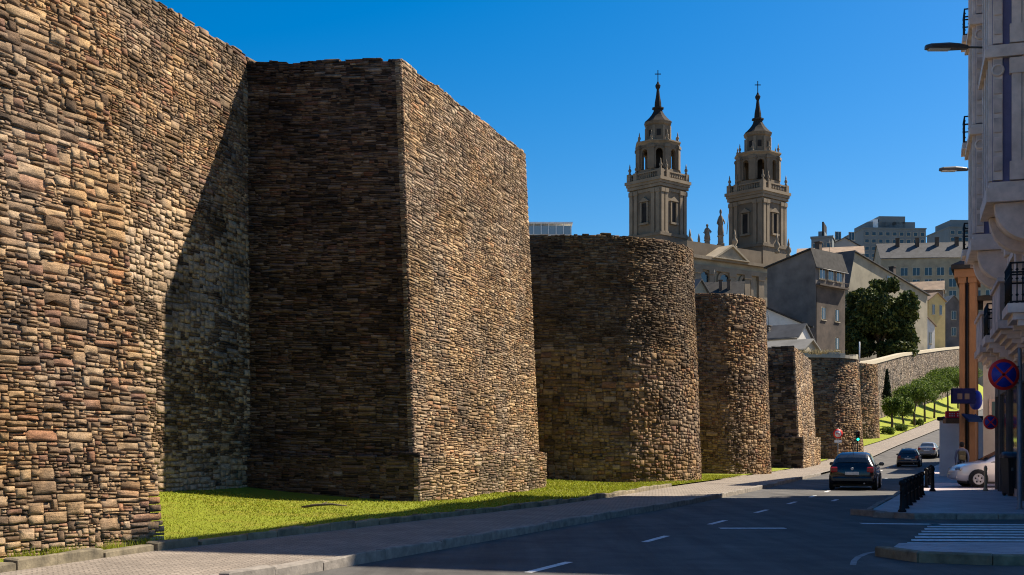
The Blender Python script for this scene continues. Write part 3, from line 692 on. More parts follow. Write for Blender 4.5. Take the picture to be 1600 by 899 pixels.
# stone-fronted balcony of the first floor under the bays
for x0, x1 in ((4.9, 8.2), (13.3, 16.9)):
    o = MB().prism([(x0, .01), (x1, .01), (x1, .9), (x0, .9)], 4.85, 5.08).prism([(x0+.08, .03), (x0+.26, .03), (x0+.26, .84), (x0+.08, .84)], 5.082, 6.1).prism([(x0+.08, .66), (x1-.08, .66), (x1-.08, .84), (x0+.08, .84)], 5.083, 6.1).prism([(x0, .02), (x1, .02), (x1, .9), (x0, .9)], 6.102, 6.22).build('balcony', M['ashlar'], bA)
    cb = MB()
    for i in range(5): cb.prism([(x0+.3+.05*i, .01), (x1-.3-.05*i, .01), (x1-.3-.05*i, .8-.14*i), (x0+.3+.05*i, .8-.14*i)], 4.84-(i+1)*.12, 4.838-i*.12)
    cb.build('corbel', M['ashlar2'], o)
d_ = MB()
for i in range(60): d_.box((.2+i*.3, .12, 8.2), (.12, .24, .12))
d_.build('dentil_row', M['ashlar2'], bA)['kind'] = 'stuff'
# ---------------------------------------------------------------- plainer houses further along the right-hand side
def simple_block(name, label, corner, u, L, D, z0, h, mat, roofmat, wins=(), eave=.35, roofh=.4, cat='building'):
    """corner: near street corner; u: direction along the street; D: depth away from the street"""
    t = empty(name, (corner[0], corner[1], z0), label, cat); t.rotation_euler.z = math.atan2(u[1], u[0])
    MB().prism([(0, -D), (L, -D), (L, 0), (0, 0)], -1.5, h).build('wall', mat, t)
    MB().prism([(-eave, -D-eave), (L+eave, -D-eave), (L+eave, eave), (-eave, eave)], h, h+.18).prism([(-eave, -D-eave), (L+eave, -D-eave), (L+eave, eave), (-eave, eave)], h+.182, h+.182+roofh, [(L*.2, -D*.6), (L*.8, -D*.6), (L*.8, -D*.4), (L*.2, -D*.4)]).build('roof', roofmat, t)
    for (face, a, z, w, hh) in wins:
        o = MB().box((0, 0, hh/2), (w+.24, .08, hh+.24)).build('window', M['ashlar2'], t); o.location = (a, .02, z) if face == 's' else (-.02, -a, z)
        if face == 'n': o.rotation_euler.z = math.pi/2
        g = MB().box((0, .05, hh/2), (w, .03, hh)).build('pane', M['glass'], o)
    return t
M['orange'] = plain('ochre_render', (.27, .13, .055), .85, .18, 1.5, .3)
M['orange_trim'] = plain('ochre_trim', (.31, .155, .07), .85, .15, 1.5, .3)
M['slate'] = plain('slate_roof', (.045, .043, .042), .85, .3, 1.5, .5, spec=.1)
M['white_wall'] = plain('white_render', (.52, .50, .46), .85, .12, 1.2, .3)
M['cream_wall'] = plain('cream_render', (.28, .245, .175), .88, .25, .4, .3)
M['grey_wall'] = plain('grey_render', (.13, .112, .10), .9, .4, .35, .4)
u2 = (.39, .92)
bB = simple_block('ochre_house', 'ochre rendered house with moulded corner and dark eaves behind the corner building', (19.2, 52.2), u2, 3.6, .64, gz(52), 9.3, M['orange'], M['slate'], eave=.32)
for y in (-.12, -.52): MB().box((-.05, y, 4.5), (.1, .22, 8.4)).box((-.07, y, 8.95), (.16, .34, .5)).box((-.07, y, .4), (.16, .3, .8)).build('pilaster', M['orange_trim'], bB)
MB().prism([(-.2, -.74), (3.7, -.74), (3.7, .2), (-.2, .2)], 8.95, 9.295).build('cornice', M['orange_trim'], bB)
MB().tube([(-.1, -.32, 0), (-.1, -.32, 9.2)], .05, 6).build('downpipe', M['iron'], bB)
bW = simple_block('white_house', 'white rendered house beside the alley, with one small window, behind the parked white car', (21.0, 54.2), u2, 3.4, 9, gz(52), 8.2, M['white_wall'], M['slate'], wins=[('n', .62, 2.9, .5, .8), ('n', 2.2, 2.9, .8, 1.2), ('n', 2.2, 5.6, .8, 1.2)])
bD = simple_block('apartment_house', 'tall grey house rising behind the ochre house', (22.5, 56.2), u2, 15, 12, gz(56), 16.5, M['grey_wall'], M['slate'], wins=[('s', 2+3*i, 4+3.2*k_, 1.1, 1.6) for i in range(4) for k_ in range(4)])
M['white_shop'] = plain('white_shop_render', (.78, .74, .72), .85, .1, 1.2, .3)
bC = simple_block('shop', 'low white walled shop under the red sign, beyond the pedestrian', (23.2, 66.0), u2, 9, 3.0, gz(66), 3.15, M['white_shop'], M['slate'], wins=[('s', 2, .9, 1.2, 1.6), ('s', 5, .9, 1.2, 1.6)], eave=.12, roofh=.1)
for i, (d, L, h, m) in enumerate(((84, 14, 9.5, 'cream_wall'), (100, 16, 12, 'white_wall'), (122, 18, 9, 'grey_wall'), (146, 22, 10, 'cream_wall'))):
    s = LR(d+5)-LR(d); uu = Vector((s, 5, 0)).normalized()
    simple_block('street_house', ['cream', 'white', 'grey', 'second cream'][i]+' house of the row far along the right side', (LR(d)+4.2, d), (uu.x, uu.y), L, 9, gz(d), h, M[m], M['slate'], wins=[('s', 2+3*j, 1.2+3.1*k_, 1.1, 1.6) for j in range(int(L/3)-1) for k_ in range(3)])
# ---------------------------------------------------------------- cathedral
M['cath'] = plain('cathedral_granite', (.155, .12, .082), .9, .3, .35, .5, bscale=6)
M['cath2'] = plain('cathedral_trim', (.215, .168, .115), .9, .25, .4, .4, bscale=6)
M['lead'] = plain('dark_slate_spire', (.03, .027, .025), .85, .3, .5, .3, spec=.1)
cath = empty('cathedral', (WX(1024, 220), 220, 8), 'dark granite cathedral with twin domed bell towers and a pedimented front', 'cathedral')
def at_c(px, py, d): return Vector((WX(px, d), d, WZ(py, d)))-cath.location
S = 220/F                                             # metres for each pixel at the first tower
def urn(mb, c, s=1.0, seg=8): mb.lathe([(.28*s, 0), (.28*s, .35*s), (.14*s, .45*s), (.34*s, .8*s), (.34*s, 1.05*s), (.12*s, 1.4*s), (.16*s, 1.6*s), (.04*s, 2.3*s)], c, seg)
def arch_frame(w, h, t, dep, n=8):
    """pieces of an arched surround in the x-z plane, opening w wide and h high to the crown, y is depth"""
    r = w/2; pts = [(-r, 0), (-r, h-r)]+[(-r*math.cos(a), h-r+r*math.sin(a)) for a in np.linspace(0, math.pi, n)[1:-1]]+[(r, h-r), (r, 0)]
    out = [(x*(1+t/r), (z if i in (0, len(pts)-1) else z+(t if z > h-r else 0)*((z-(h-r))/r if z > h-r else 0))) for i, (x, z) in enumerate(pts)]
    b = MB(); m = len(pts)
    vs = [(x, -dep, z) for x, z in pts]+[(x, -dep, z) for x, z in out]+[(x, dep, z) for x, z in pts]+[(x, dep, z) for x, z in out]; fs = []
    for i in range(m-1): fs += [(i, i+1, m+i+1, m+i), (2*m+i+1, 2*m+i, 3*m+i, 3*m+i+1), (i+1, i, 2*m+i, 2*m+i+1), (m+i, m+i+1, 3*m+i+1, 3*m+i)]
    b.add(vs, fs); return b
def arch_fill(w, h, n=8):
    r = w/2; pts = [(-r, 0), (-r, h-r)]+[(-r*math.cos(a), h-r+r*math.sin(a)) for a in np.linspace(0, math.pi, n)[1:-1]]+[(r, h-r), (r, 0)]
    return MB().add([(x, 0, z) for x, z in pts], [tuple(range(len(pts)))[::-1]])
def bell_tower(px, d, dy, label):
    s = d/F; base = Vector((WX(px, d), d, 0)); Z = lambda py: WZ(py+dy, d)-cath.location.z
    # body
    h2 = 87*s/1.414/2; rz = math.radians(45-2.5)
    T = MB(); o = None
    T.box((0, 0, (Z(470)+Z(292))/2-0), (2*h2, 2*h2, Z(292)-Z(470)))
    o = T.build('bell_tower', M['cath'], cath); o.location = (base.x-cath.location.x, base.y-cath.location.y, 0); o.rotation_euler.z = rz; o['label'] = label
    P = lambda name, mb, mat='cath2': mb.build(name, M[mat], o)
    b = MB(); b.box((0, 0, (Z(470)+Z(374))/2), (2*h2+1.0, 2*h2+1.0, Z(374)-Z(470))); b.box((0, 0, Z(373)), (2*h2+1.4, 2*h2+1.4, .5)); P('plinth', b, 'cath')
    b = MB()
    for q, e in ((Z(303), .35), (Z(297), .7), (Z(292), 1.0), (Z(288), 1.4)): b.box((0, 0, q), (2*h2+e, 2*h2+e, 4.6*s))
    P('main_cornice', b)
    for k in range(4):                                # corner pilasters and one window on each face
        a = k*math.pi/2; Rm = Matrix.Rotation(a, 4, 'Z')
        b = MB()
        for x in (-h2+.45, -h2+1.5, h2-1.5, h2-.45): b.box((x, -h2-.12, (Z(374)+Z(303))/2), (.75, .3, Z(303)-Z(374))); b.box((x, -h2-.17, Z(305)), (.95, .42, .7)); b.box((x, -h2-.17, Z(371)), (.95, .42, .7))
        w = P('pilaster', b); w.matrix_basis = Rm
        wh = Z(322)-Z(352)
        f = MB().box((-.75, -h2-.13, (Z(322)+Z(352))/2), (.28, .3, wh+.3)).box((.75, -h2-.13, (Z(322)+Z(352))/2), (.28, .3, wh+.3)).box((0, -h2-.2, Z(352)-.25), (2.1, .5, .35))
        f.add([(-1.2, -h2-.35, Z(320)), (1.2, -h2-.35, Z(320)), (0, -h2-.35, Z(313)), (-1.2, -h2+.05, Z(320)), (1.2, -h2+.05, Z(320)), (0, -h2+.05, Z(313))], [(0, 1, 2), (3, 5, 4), (0, 3, 4, 1), (1, 4, 5, 2), (2, 5, 3, 0)])
        w = P('window', f); w.matrix_basis = Rm
        MB().box((0, -h2-.005, (Z(322)+Z(352))/2), (1.22, .05, wh)).build('opening', M['lead'], o).matrix_basis = Rm
        f = MB()                                      # balustrade
        for i in range(13): f.lathe([(.1, 0), (.17, .35), (.08, .7), (.12, 1.0)], ((i-6)*(h2*2-.6)/13, -h2-.1, Z(285)), 6)
        f.box((0, -h2-.1, Z(285)+1.12), (2*h2, .35, .25)); f.box((0, -h2-.1, Z(286)), (2*h2+.1, .5, .2))
        P('balustrade', f).matrix_basis = Rm
        for x in (-h2+.05, -h2*.55):
            f = MB().box((x, -h2-.1, Z(281)), (.8, .8, 1.7)); urn(f, (x, -h2-.1, Z(274)), .85); P('urn', f).matrix_basis = Rm
    # octagonal belfry: eight piers, arches between, sky showing through
    R = 63*s/2/math.cos(math.pi/8)*.97; za, zb = Z(286), Z(232); rot = math.pi/8
    b = MB(); b.lathe([(R*1.03, za), (R*1.03, Z(270)), (R, Z(270))], (0, 0, 0), 8, rot=rot, smooth=False); P('belfry_base', b, 'cath')
    for k in range(8):
        a = rot+k*math.pi/4; b = MB(); b.box((R*.93, 0, (Z(270)+zb)/2), (1.0, 1.15, zb-Z(270))); b.box((R*.93, 0, zb-.4), (1.25, 1.4, .5))
        P('belfry_pier', b, 'cath').matrix_basis = Matrix.Rotation(a, 4, 'Z')
        aw = a+math.pi/8; w_ = 2*R*math.sin(math.pi/8)-.95
        f = arch_frame(w_*.62, (zb-Z(268))*.82, w_*.22, .25); q = P('belfry_arch', f, 'cath')
        q.matrix_basis = Matrix.Rotation(aw-math.pi/2, 4, 'Z') @ Matrix.Translation((0, R*math.cos(math.pi/8)*.95, Z(268)))
        MB().box((0, R*math.cos(math.pi/8)*.95, zb-(zb-Z(268))*.04), (w_+.2, .5, (zb-Z(268))*.12)).build('lintel', M['cath'], o).matrix_basis = Matrix.Rotation(aw-math.pi/2, 4, 'Z')
    b = MB().lathe([(.9, Z(270)), (.9, zb)], (0, 0, 0), 8, rot=rot); P('belfry_core', b, 'lead')
    b = MB(); b.lathe([(R*1.0, zb-.1), (R*1.06, zb+.3), (R*1.12, Z(228)), (R*1.12, Z(226)), (R*.8, Z(224))], (0, 0, 0), 8, rot=rot, smooth=False); P('belfry_cornice', b)
    for k in range(8):
        b = MB(); urn(b, (R*.97, 0, Z(226)), .78); P('urn', b).matrix_basis = Matrix.Rotation(rot+k*math.pi/4, 4, 'Z')
    # lantern
    R2 = 38*s/2
    b = MB(); b.lathe([(R2, Z(226)), (R2, Z(199)), (R2*1.13, Z(197)), (R2*1.18, Z(193))], (0, 0, 0), 8, rot=rot, smooth=False); P('lantern', b, 'cath')
    for k in range(8):
        b = MB().box((0, -R2*math.cos(math.pi/8)-.01, (Z(206)+Z(216))/2), (.7, .1, Z(206)-Z(216))); P('lantern_window', b, 'lead').matrix_basis = Matrix.Rotation(k*math.pi/4, 4, 'Z')
        b = MB().box((R2*1.0, 0, Z(212)), (.45, .4, Z(200)-Z(224))); P('buttress', b).matrix_basis = Matrix.Rotation(rot+k*math.pi/4, 4, 'Z')
    b = MB(); prof = [(R2*1.2, Z(193)), (R2*1.02, Z(190)), (R2*.80, Z(186)), (R2*.58, Z(181)), (R2*.42, Z(176)), (R2*.36, Z(172)), (R2*.50, Z(171)), (R2*.5, Z(169)), (R2*.30, Z(168)), (R2*.27, Z(160)), (R2*.17, Z(150)), (R2*.11, Z(140)), (R2*.20, Z(137)), (R2*.23, Z(134)), (R2*.12, Z(131)), (R2*.06, Z(128))]
    b.lathe(prof, (0, 0, 0), 8, rot=rot, smooth=False); P('spire', b, 'lead')
    b = MB().box((0, 0, (Z(130)+Z(110))/2), (.16, .16, Z(110)-Z(130))).box((0, 0, Z(116)), (.14, 1.1, .14)); b.v = [(x*math.cos(-rz)-y*math.sin(-rz), x*math.sin(-rz)+y*math.cos(-rz), z) for x, y, z in b.v]
    b2 = MB().box((0, 0, (Z(130)+Z(110))/2), (.14, .14, Z(110)-Z(130))).box((0, 0, Z(116)), (1.1, .14, .14)); b2.v = [(x*math.cos(-rz)-y*math.sin(-rz), x*math.sin(-rz)+y*math.cos(-rz), z) for x, y, z in b2.v]
    P('cross', b2, 'lead')
    return o
bell_tower(1028, 220, 0, 'left bell tower, the taller of the two in view')
bell_tower(1184, 227, 17, 'right bell tower')
# front between and in front of the towers
def cbox(name, px0, px1, py0, py1, d0, d1, mat='cath', parent=None):
    xa, xb = WX(px0, d0), WX(px1, d0); return MB().prism([(xa-cath.location.x, d0-220), (xb-cath.location.x, d0-220+(d1-d0)*0), (xb-cath.location.x, d1-220), (xa-cath.location.x, d1-220)], WZ(py1, d0)-8, WZ(py0, d0)-8).build(name, M[mat], parent or cath)
M['cath_front'] = plain('cathedral_front_stone', (.33, .27, .185), .9, .3, .35, .4, bscale=6)  # lighter than the tower granite; sunlight on the front is put into the colour
fr = cbox('facade', 1072, 1250, 428, 620, 212, 224, 'cath_front')
cbox('entablature', 1070, 1234, 421, 428, 211.4, 224, 'cath2', fr); cbox('frieze', 1072, 1232, 412, 420.9, 211.8, 224, 'cath_front', fr); cbox('cornice', 1069, 1235, 407, 411.9, 211.0, 224, 'cath2', fr)
cbox('attic', 1076, 1210, 386, 406.9, 214, 224, 'cath', fr)
def pediment(px0, px1, pxa, py0, pya, d, dep):
    l = cath.location; pts = [(WX(px0, d), py0), (WX(px1, d), py0), (WX(pxa, d), pya)]
    def tri(py_in, dd, sc):
        cx = sum(p[0] for p in pts)/3; cz = sum(WZ(p[1], d) for p in pts)/3
        return [(cx+(p[0]-cx)*sc-l.x, dd-l.y, cz+(WZ(p[1], d)-cz)*sc-l.z) for p in pts]
    a, b, c = tri(0, d, 1), tri(0, d, .8), tri(0, d+.35, .8); e = tri(0, d+dep, 1)
    mb = MB(); mb.add(a+b, [(0, 1, 4, 3), (1, 2, 5, 4), (2, 0, 3, 5)]).add(b+c, [(0, 1, 4, 3), (1, 2, 5, 4), (2, 0, 3, 5)]).add(c, [(0, 1, 2)]).add(a+e, [(1, 0, 3, 4), (2, 1, 4, 5), (0, 2, 5, 3)]); mb.build('pediment', M['cath_front'], fr)
pediment(1102, 1168, 1136, 408, 384, 210.6, 8)
for px in (1080, 1104, 1140, 1168, 1194): 
    b = MB(); p = at_c(px, 428, 212); q = at_c(px, 480, 212); b.box((p.x, -8.2, (p.z+q.z)/2), (1.1, .5, p.z-q.z)); b.box((p.x, -8.25, p.z-.4), (1.4, .7, .7)); b.build('pilaster', M['cath2'], fr)
for px, w_ in ((1128, 1.9), (1167, 1.9), (1092, 1.6)):
    p = at_c(px, 462, 212); f = arch_frame(w_, 3.4, .5, .25).build('window', M['cath2'], fr); f.location = (p.x, -8.05, p.z)
    g = arch_fill(w_, 3.4).build('pane', M['glass'], f); g.location = (0, -.06, 0)
def statue(px, py0, py1, d, wid, kind):
    l = at_c(px, py1, d); H = WZ(py0, d)-WZ(py1, d); b = MB()
    s = H/10
    prof = [(2.0, 0), (2.0, .8), (1.5, 1.0), (1.4, 2.6), (1.8, 2.8), (1.7, 3.1)]
    b.lathe([(r*s*wid, z*s) for r, z in prof], (0, 0, 0), 4, rot=math.pi/4, smooth=False).build('pedestal', M['cath2'], cath).location = l
    g = MB(); g.lathe([(1.25*s*wid, 3.1*s), (1.35*s*wid, 4*s), (1.05*s*wid, 5.6*s), (1.15*s*wid, 7.0*s), (.95*s*wid, 7.9*s), (.35*s*wid, 8.4*s), (.34*s*wid, 8.7*s), (.55*s*wid, 9.1*s), (.5*s*wid, 9.6*s), (.15*s*wid, 10*s)], (0, 0, 0), 10)
    g.tube([(.9*s*wid, 0, 7.4*s), (1.7*s*wid, -.3*s, 6.4*s), (1.2*s*wid, -.9*s, 5.9*s)], [.38*s*wid, .3*s*wid, .22*s*wid], 6); g.tube([(-.9*s*wid, 0, 7.4*s), (-1.5*s*wid, -.2*s, 6.2*s), (-1.0*s*wid, -.8*s, 5.5*s)], [.38*s*wid, .3*s*wid, .22*s*wid], 6)
    if kind: g.tube([(1.5*s, -.8*s, 3.2*s), (2.0*s, -.8*s, 8.6*s)], .1*s, 5)
    o = g.build('statue', M['cath'], cath); o.location = l
statue(1105, 350, 386, 214, 1.0, 0); statue(1126, 327, 386, 215, .62, 1)
for px, py in ((1078, 365), (1214, 372), (1232, 380), (1148, 366), (1092, 372)):
    b = MB(); urn(b, (0, 0, 0), 1.5); b.build('urn', M['cath2'], cath).location = at_c(px, py+24, 213)
pv = Vector((WX(1150, 212)-cath.location.x, -8, 0)); th = math.radians(38)
fr.matrix_basis = Matrix.Translation(pv) @ Matrix.Rotation(th, 4, 'Z') @ Matrix.Diagonal((1/math.cos(th), 1, 1, 1)) @ Matrix.Translation(-pv)
# ---------------------------------------------------------------- houses of the old town above the wall
M['roof_grey'] = plain('grey_slate_roof', (.085, .085, .088), .75, .25, .6, .4, spec=.1)
M['roof_pale'] = plain('pale_slate_roof', (.22, .21, .19), .7, .2, .6, .4, spec=.1)
M['roof_brown'] = plain('brown_tile_roof', (.26, .18, .12), .85, .3, .8, .5)
M['brick_brown'] = plain('brown_brick', (.07, .05, .037), .9, .6, .5, .5)
M['yellow_wall'] = plain('yellow_render', (.55, .40, .16), .88, .12, .8, .3)
M['block_grey'] = plain('blue_grey_cladding', (.13, .155, .165), .7, .15, .2, .2)
M['tower_grey'] = plain('grey_cladding', (.30, .29, .27), .8, .15, .3, .2)
def gable_house(name, label, c, rz, w, l, z0, ze, zr, wall, roof, wins=(), over=.35, off=0.0, chim=(), cat='house', aerial=True):
    """w across (x) with the ridge along y; off shifts the ridge sideways; near gable faces -y"""
    t = empty(name, (c[0], c[1], z0), label, cat, rz=rz); h, r = ze-z0, zr-z0
    ze2 = ze if not hasattr(ze, '__len__') else None
    MB().add([(-w/2, 0, 0), (w/2, 0, 0), (w/2, 0, h), (off, 0, r), (-w/2, 0, h), (-w/2, l, 0), (w/2, l, 0), (w/2, l, h), (off, l, r), (-w/2, l, h)], [(0, 1, 2, 3, 4), (9, 8, 7, 6, 5), (1, 6, 7, 2), (5, 0, 4, 9), (0, 5, 6, 1), (2, 7, 8, 3), (3, 8, 9, 4)]).build('wall', M[wall], t)
    rb = MB(); th = .22
    for sx_, x1 in ((1, w/2), (-1, -w/2)):
        sl = (r-h)/abs(x1-off); xe = x1+sx_*over; zeave = h-sl*over
        rb.add([(off, -over, r+.02), (xe, -over, zeave+.02), (xe, l+over, zeave+.02), (off, l+over, r+.02), (off, -over, r+th), (xe, -over, zeave+th), (xe, l+over, zeave+th), (off, l+over, r+th)], [(0, 1, 2, 3), (7, 6, 5, 4), (0, 4, 5, 1), (1, 5, 6, 2), (2, 6, 7, 3)])
    ro = rb.build('roof', M[roof], t)
    for (x, y, cw, ch) in chim:
        zc = r-(r-h)*abs(x-off)/(abs(w/2-off) if x > off else abs(-w/2-off)); MB().box((x, y, zc+ch/2-.3), (cw, cw, ch+.6)).box((x, y, zc+ch+.06), (cw+.2, cw+.2, .12)).build('chimney', M['brick_brown'], ro)
    if aerial:
        ae = MB().tube([(off, l*.6, r-.1), (off, l*.6, r+2.1)], .03, 5)
        for q in (1.5, 1.8, 2.05): ae.tube([(off-.45, l*.6, r+q), (off+.45, l*.6, r+q)], .018, 4)
        ae.build('aerial', M['lamp_grey'], ro)
    gt = MB()
    for sx_, x1 in ((1, w/2), (-1, -w/2)): gt.tube([(x1+sx_*(over+.06), -over, h-(r-h)/abs(x1-off)*over+.05), (x1+sx_*(over+.06), l+over, h-(r-h)/abs(x1-off)*over+.05)], .08, 6)
    gt.build('gutter', M['lamp_grey'], ro)
    for (face, a, z, ww, hh) in wins:
        o = MB().box((0, 0, hh/2), (ww+.3, .1, hh+.3)).box((0, -.06, -.2), (ww+.5, .25, .1)).build('window', M['light_cap'], t)
        MB().box((0, -.05, hh/2), (ww, .04, hh)).build('pane', M['glass'], o); MB().box((0, -.075, hh/2), (.07, .03, hh)).build('window_bar', M['white_paint'], o)
        if face == 'f': o.location = (a, -.03, z)
        elif face == 'l': o.location = (-w/2-.03, a, z); o.rotation_euler.z = -math.pi/2
        else: o.location = (w/2+.03, a, z); o.rotation_euler.z = math.pi/2
    return t
def hx(px, py, d): return (WX(px, d), d)
# tall brown house right of the cathedral: left flank in grey render, front with loggia
t = gable_house('town_house', 'tall brown and grey house standing right of the cathedral, dark upper loggia', (WX(1236, 188), 188, 0), math.radians(-45), 8.6, 8.7, 8, WZ(414, 188), WZ(394, 188), 'grey_wall', 'slate',
    wins=[('r', 1.8, 19.6, 1.4, 1.9), ('r', 4.3, 19.6, 1.4, 1.9), ('r', 6.8, 19.6, 1.4, 1.9), ('r', 2.2, 13.4, 1.0, 1.7), ('r', 6.2, 13.4, 1.0, 1.7), ('r', 6.2, 9, 1.0, 1.7)], off=3.6, chim=[(3, 3, .8, 1.6)])
MB().box((4.32, 4.35, 8.4), (.12, 8.4, 19.6)).build('front_cladding', M['brick_brown'], t)
b = MB().box((4.7, 4.35, 18.5), (.8, 8.6, .25)).box((5.05, 4.35, 19.3), (.06, 8.6, .08))
for i in range(22): b.box((5.05, .15+i*.4, 18.95), (.04, .04, .65))
b.build('loggia', M['brick_brown'], t)
gable_house('town_house', 'cream gabled house with a long dark sloping roof edge behind the big tree', (WX(1390, 262), 262, 0), math.radians(45), 35.0, 16, 10, WZ(456, 268), WZ(398, 255), 'cream_wall', 'roof_grey', off=-15.5, over=.5, wins=[('f', -.2, WZ(450, 265)-10, 2.0, 2.0)], chim=[(3.5, 1.2, 1.1, 2.4), (12.5, 2, 1.0, 1.2)])
gable_house('town_house', 'small pale roofed house with a white gable just above the small squared tower', (WX(1257, 168), 168, 0), math.radians(52), 4.6, 9, 4, WZ(528, 168), WZ(508, 168), 'white_wall', 'roof_grey', wins=[('f', -1.0, 9, .8, 1.1)], chim=[(-1, 5, .6, .8)])
gable_house('town_house', 'lower house with a pale stone roof and cream gable beside the pale roofed house', (WX(1267, 160), 160, 0), math.radians(52), 5.0, 10, 4, WZ(548, 160), WZ(532, 160), 'cream_wall', 'roof_pale')
gable_house('town_house', 'white house with timber windows under a grey roof below the cathedral front', (WX(1222, 180), 180, 0), math.radians(14), 9, 7, 5, WZ(510, 180), WZ(480, 180), 'white_wall', 'slate', off=-3.4, wins=[('f', -2.6, 12.2, 1.6, 1.4), ('f', .0, 12.2, 1.6, 1.4), ('f', 2.6, 12.2, 1.6, 1.4)])
gable_house('town_house', 'house with a cream gable and dark roof under the left end of the cathedral front', (WX(1094, 175), 175, 0), math.radians(40), 3.2, 8, 5, WZ(456, 175), WZ(438, 175), 'cream_wall', 'roof_grey', chim=[(.5, 3, .5, .8)])
gable_house('town_house', 'dark slate roofed house with white chimneys seen over the second round tower', (WX(1160, 185), 185, 0), math.radians(78), 5.2, 7, 5, WZ(462, 185), WZ(442, 185), 'white_wall', 'slate', chim=[(-1.8, 2, .5, 1.5), (-1.8, 3.2, .5, 1.5)])
# far roofs and blocks
def slab(name, label, px0, px1, py0, d, dep, rz, wall, z0=10, rows=0, cols=0, roof=None, top=()):
    x0, x1 = WX(px0, d), WX(px1, d); w = x1-x0; h = WZ(py0, d)-z0
    t = empty(name, ((x0+x1)/2, d, z0), label, 'building', rz=rz)
    MB().box((0, dep/2, h/2), (w, dep, h)).build('wall', M[wall], t)
    MB().box((0, dep/2, h+.25), (w+.5, dep+.5, .5)).build('roof', M[roof or wall], t)
    for i in range(rows):
        for j in range(cols):
            o = MB().box((0, 0, 0), (w/cols*.62, .12, 1.7)).build('window', M['light_cap'], t); o.location = (-w/2+w/cols*(j+.5), -.04, h-2.2-i*3.1)
            MB().box((0, -.05, 0), (w/cols*.62-.3, .06, 1.45)).build('pane', M['glass'], o)
    for (a, b_, hh, mt) in top: MB().box(((a+b_)/2*w-w/2, dep/2, h+.5+hh/2), ((b_-a)*w, dep*.7, hh)).build('rooftop_box', M[mt], t)
    return t
slab('apartment_block', 'big blue-grey apartment block with a stepped top on the skyline', 1348, 1448, 358, 520, 24, math.radians(4), 'block_grey', 20, 4, 9, top=[(.12, .88, 3.2, 'block_grey'), (.3, .72, 5.6, 'block_grey'), (.2, .28, 4.2, 'white_paint')])
slab('apartment_block', 'blue-grey apartment block at the right end of the skyline beside the corner building', 1482, 1540, 356, 540, 24, math.radians(4), 'block_grey', 20, 4, 5, top=[(.15, .9, 3.6, 'block_grey')])
slab('apartment_block', 'grey block with a rooftop figure behind the tall brown house', 1268, 1300, 372, 330, 12, math.radians(-20), 'block_grey', 15, 3, 3, top=[(.3, .6, 1.6, 'block_grey'), (.48, .56, 4.2, 'lead')])
gable_house('apartment_block', 'grey pitched building right of the grey block, with two front windows', (WX(1320, 335), 335, 0), math.radians(10), 9.5, 12, 15, WZ(385, 335), WZ(372, 335), 'tower_grey', 'roof_grey', wins=[('f', -2, 44, 1.5, 2), ('f', 2, 44, 1.5, 2)], cat='building')
gable_house('apartment_block', 'low brown roofed building below the big skyline block', (WX(1348, 310), 310, 0), math.radians(75), 11, 16, 15, WZ(402, 310), WZ(386, 310), 'cream_wall', 'roof_brown', cat='building')
t = gable_house('apartment_block', 'long grey roofed building with a row of chimneys above the cream house', (WX(1530, 430), 420, 0), math.radians(83), 16, 38, 14, WZ(413, 430), WZ(386, 430), 'cream_wall', 'roof_grey', wins=[('l', 2.4+4.0*i, 46.5-4.0*k, 2.3, 2.6) for i in range(9) for k in range(4)], chim=[(-1.6, 5+6.6*i, 1.2, 2.8) for i in range(5)], cat='building')
gable_house('town_house', 'brown roofed cottage low behind the far wall at the right', (WX(1474, 335), 335, 0), math.radians(70), 8, 10, 15, WZ(455, 335), WZ(440, 335), 'grey_wall', 'roof_brown')
gable_house('town_house', 'yellow house behind the far wall next to the ochre house', (WX(1464, 322), 322, 0), math.radians(30), 6.4, 8, 12, WZ(470, 322), WZ(458, 322), 'yellow_wall', 'roof_brown', wins=[('f', -1.4, 25, .8, 2.4), ('f', 1.4, 25, .8, 2.4)])
gable_house('town_house', 'grey house with a pale sloping roof at the right end of the far wall', (WX(1490, 372), 372, 0), math.radians(10), 7, 8, 12, WZ(480, 372), WZ(462, 372), 'grey_wall', 'roof_pale', wins=[('f', 0, 29, 1.4, 2.4), ('f', 0, 24, 1.4, 2.4)])
gable_house('town_house', 'white washed low house beside the big tree on the far wall', (WX(1448, 300), 300, 0), math.radians(35), 6.4, 7, 12, WZ(508, 300), WZ(496, 300), 'white_wall', 'roof_brown', wins=[('f', -1.4, 15.5, .8, 2.6), ('f', 1.4, 15.5, .8, 2.6)])
# glazed roof terrace beyond the first round tower
t = empty('terrace_building', (WX(850, 112), 112, 6), 'roof terrace with white canopy and glass screens peeping over the first round tower', 'building')
w = WX(893, 112)-WX(800, 112); x1 = WX(893, 112)-t.location.x; x0 = x1-w; zt = WZ(366, 112)-6
MB().prism([(x0, 0), (x1, 0), (x1, 6), (x0, 6)], -2, zt).build('wall', M['white_wall'], t)
MB().prism([(x0, -.2), (x1+.1, -.2), (x1+.1, 5), (x0, 5)], WZ(350, 112)-6, WZ(347.5, 112)-6).build('canopy', M['white_paint'], t)
MB().prism([(x0, 0), (x1, 0), (x1, .06), (x0, .06)], zt, WZ(353, 112)-6).build('glass_screen', NT('pale_glass').done((.25, .33, .38), .15), t)
for i in range(8): MB().box((x1-.05-i*w/8, -.05, (zt+WZ(350, 112)-6)/2), (.07, .07, WZ(350, 112)-6-zt)).build('post', M['white_paint'], t)
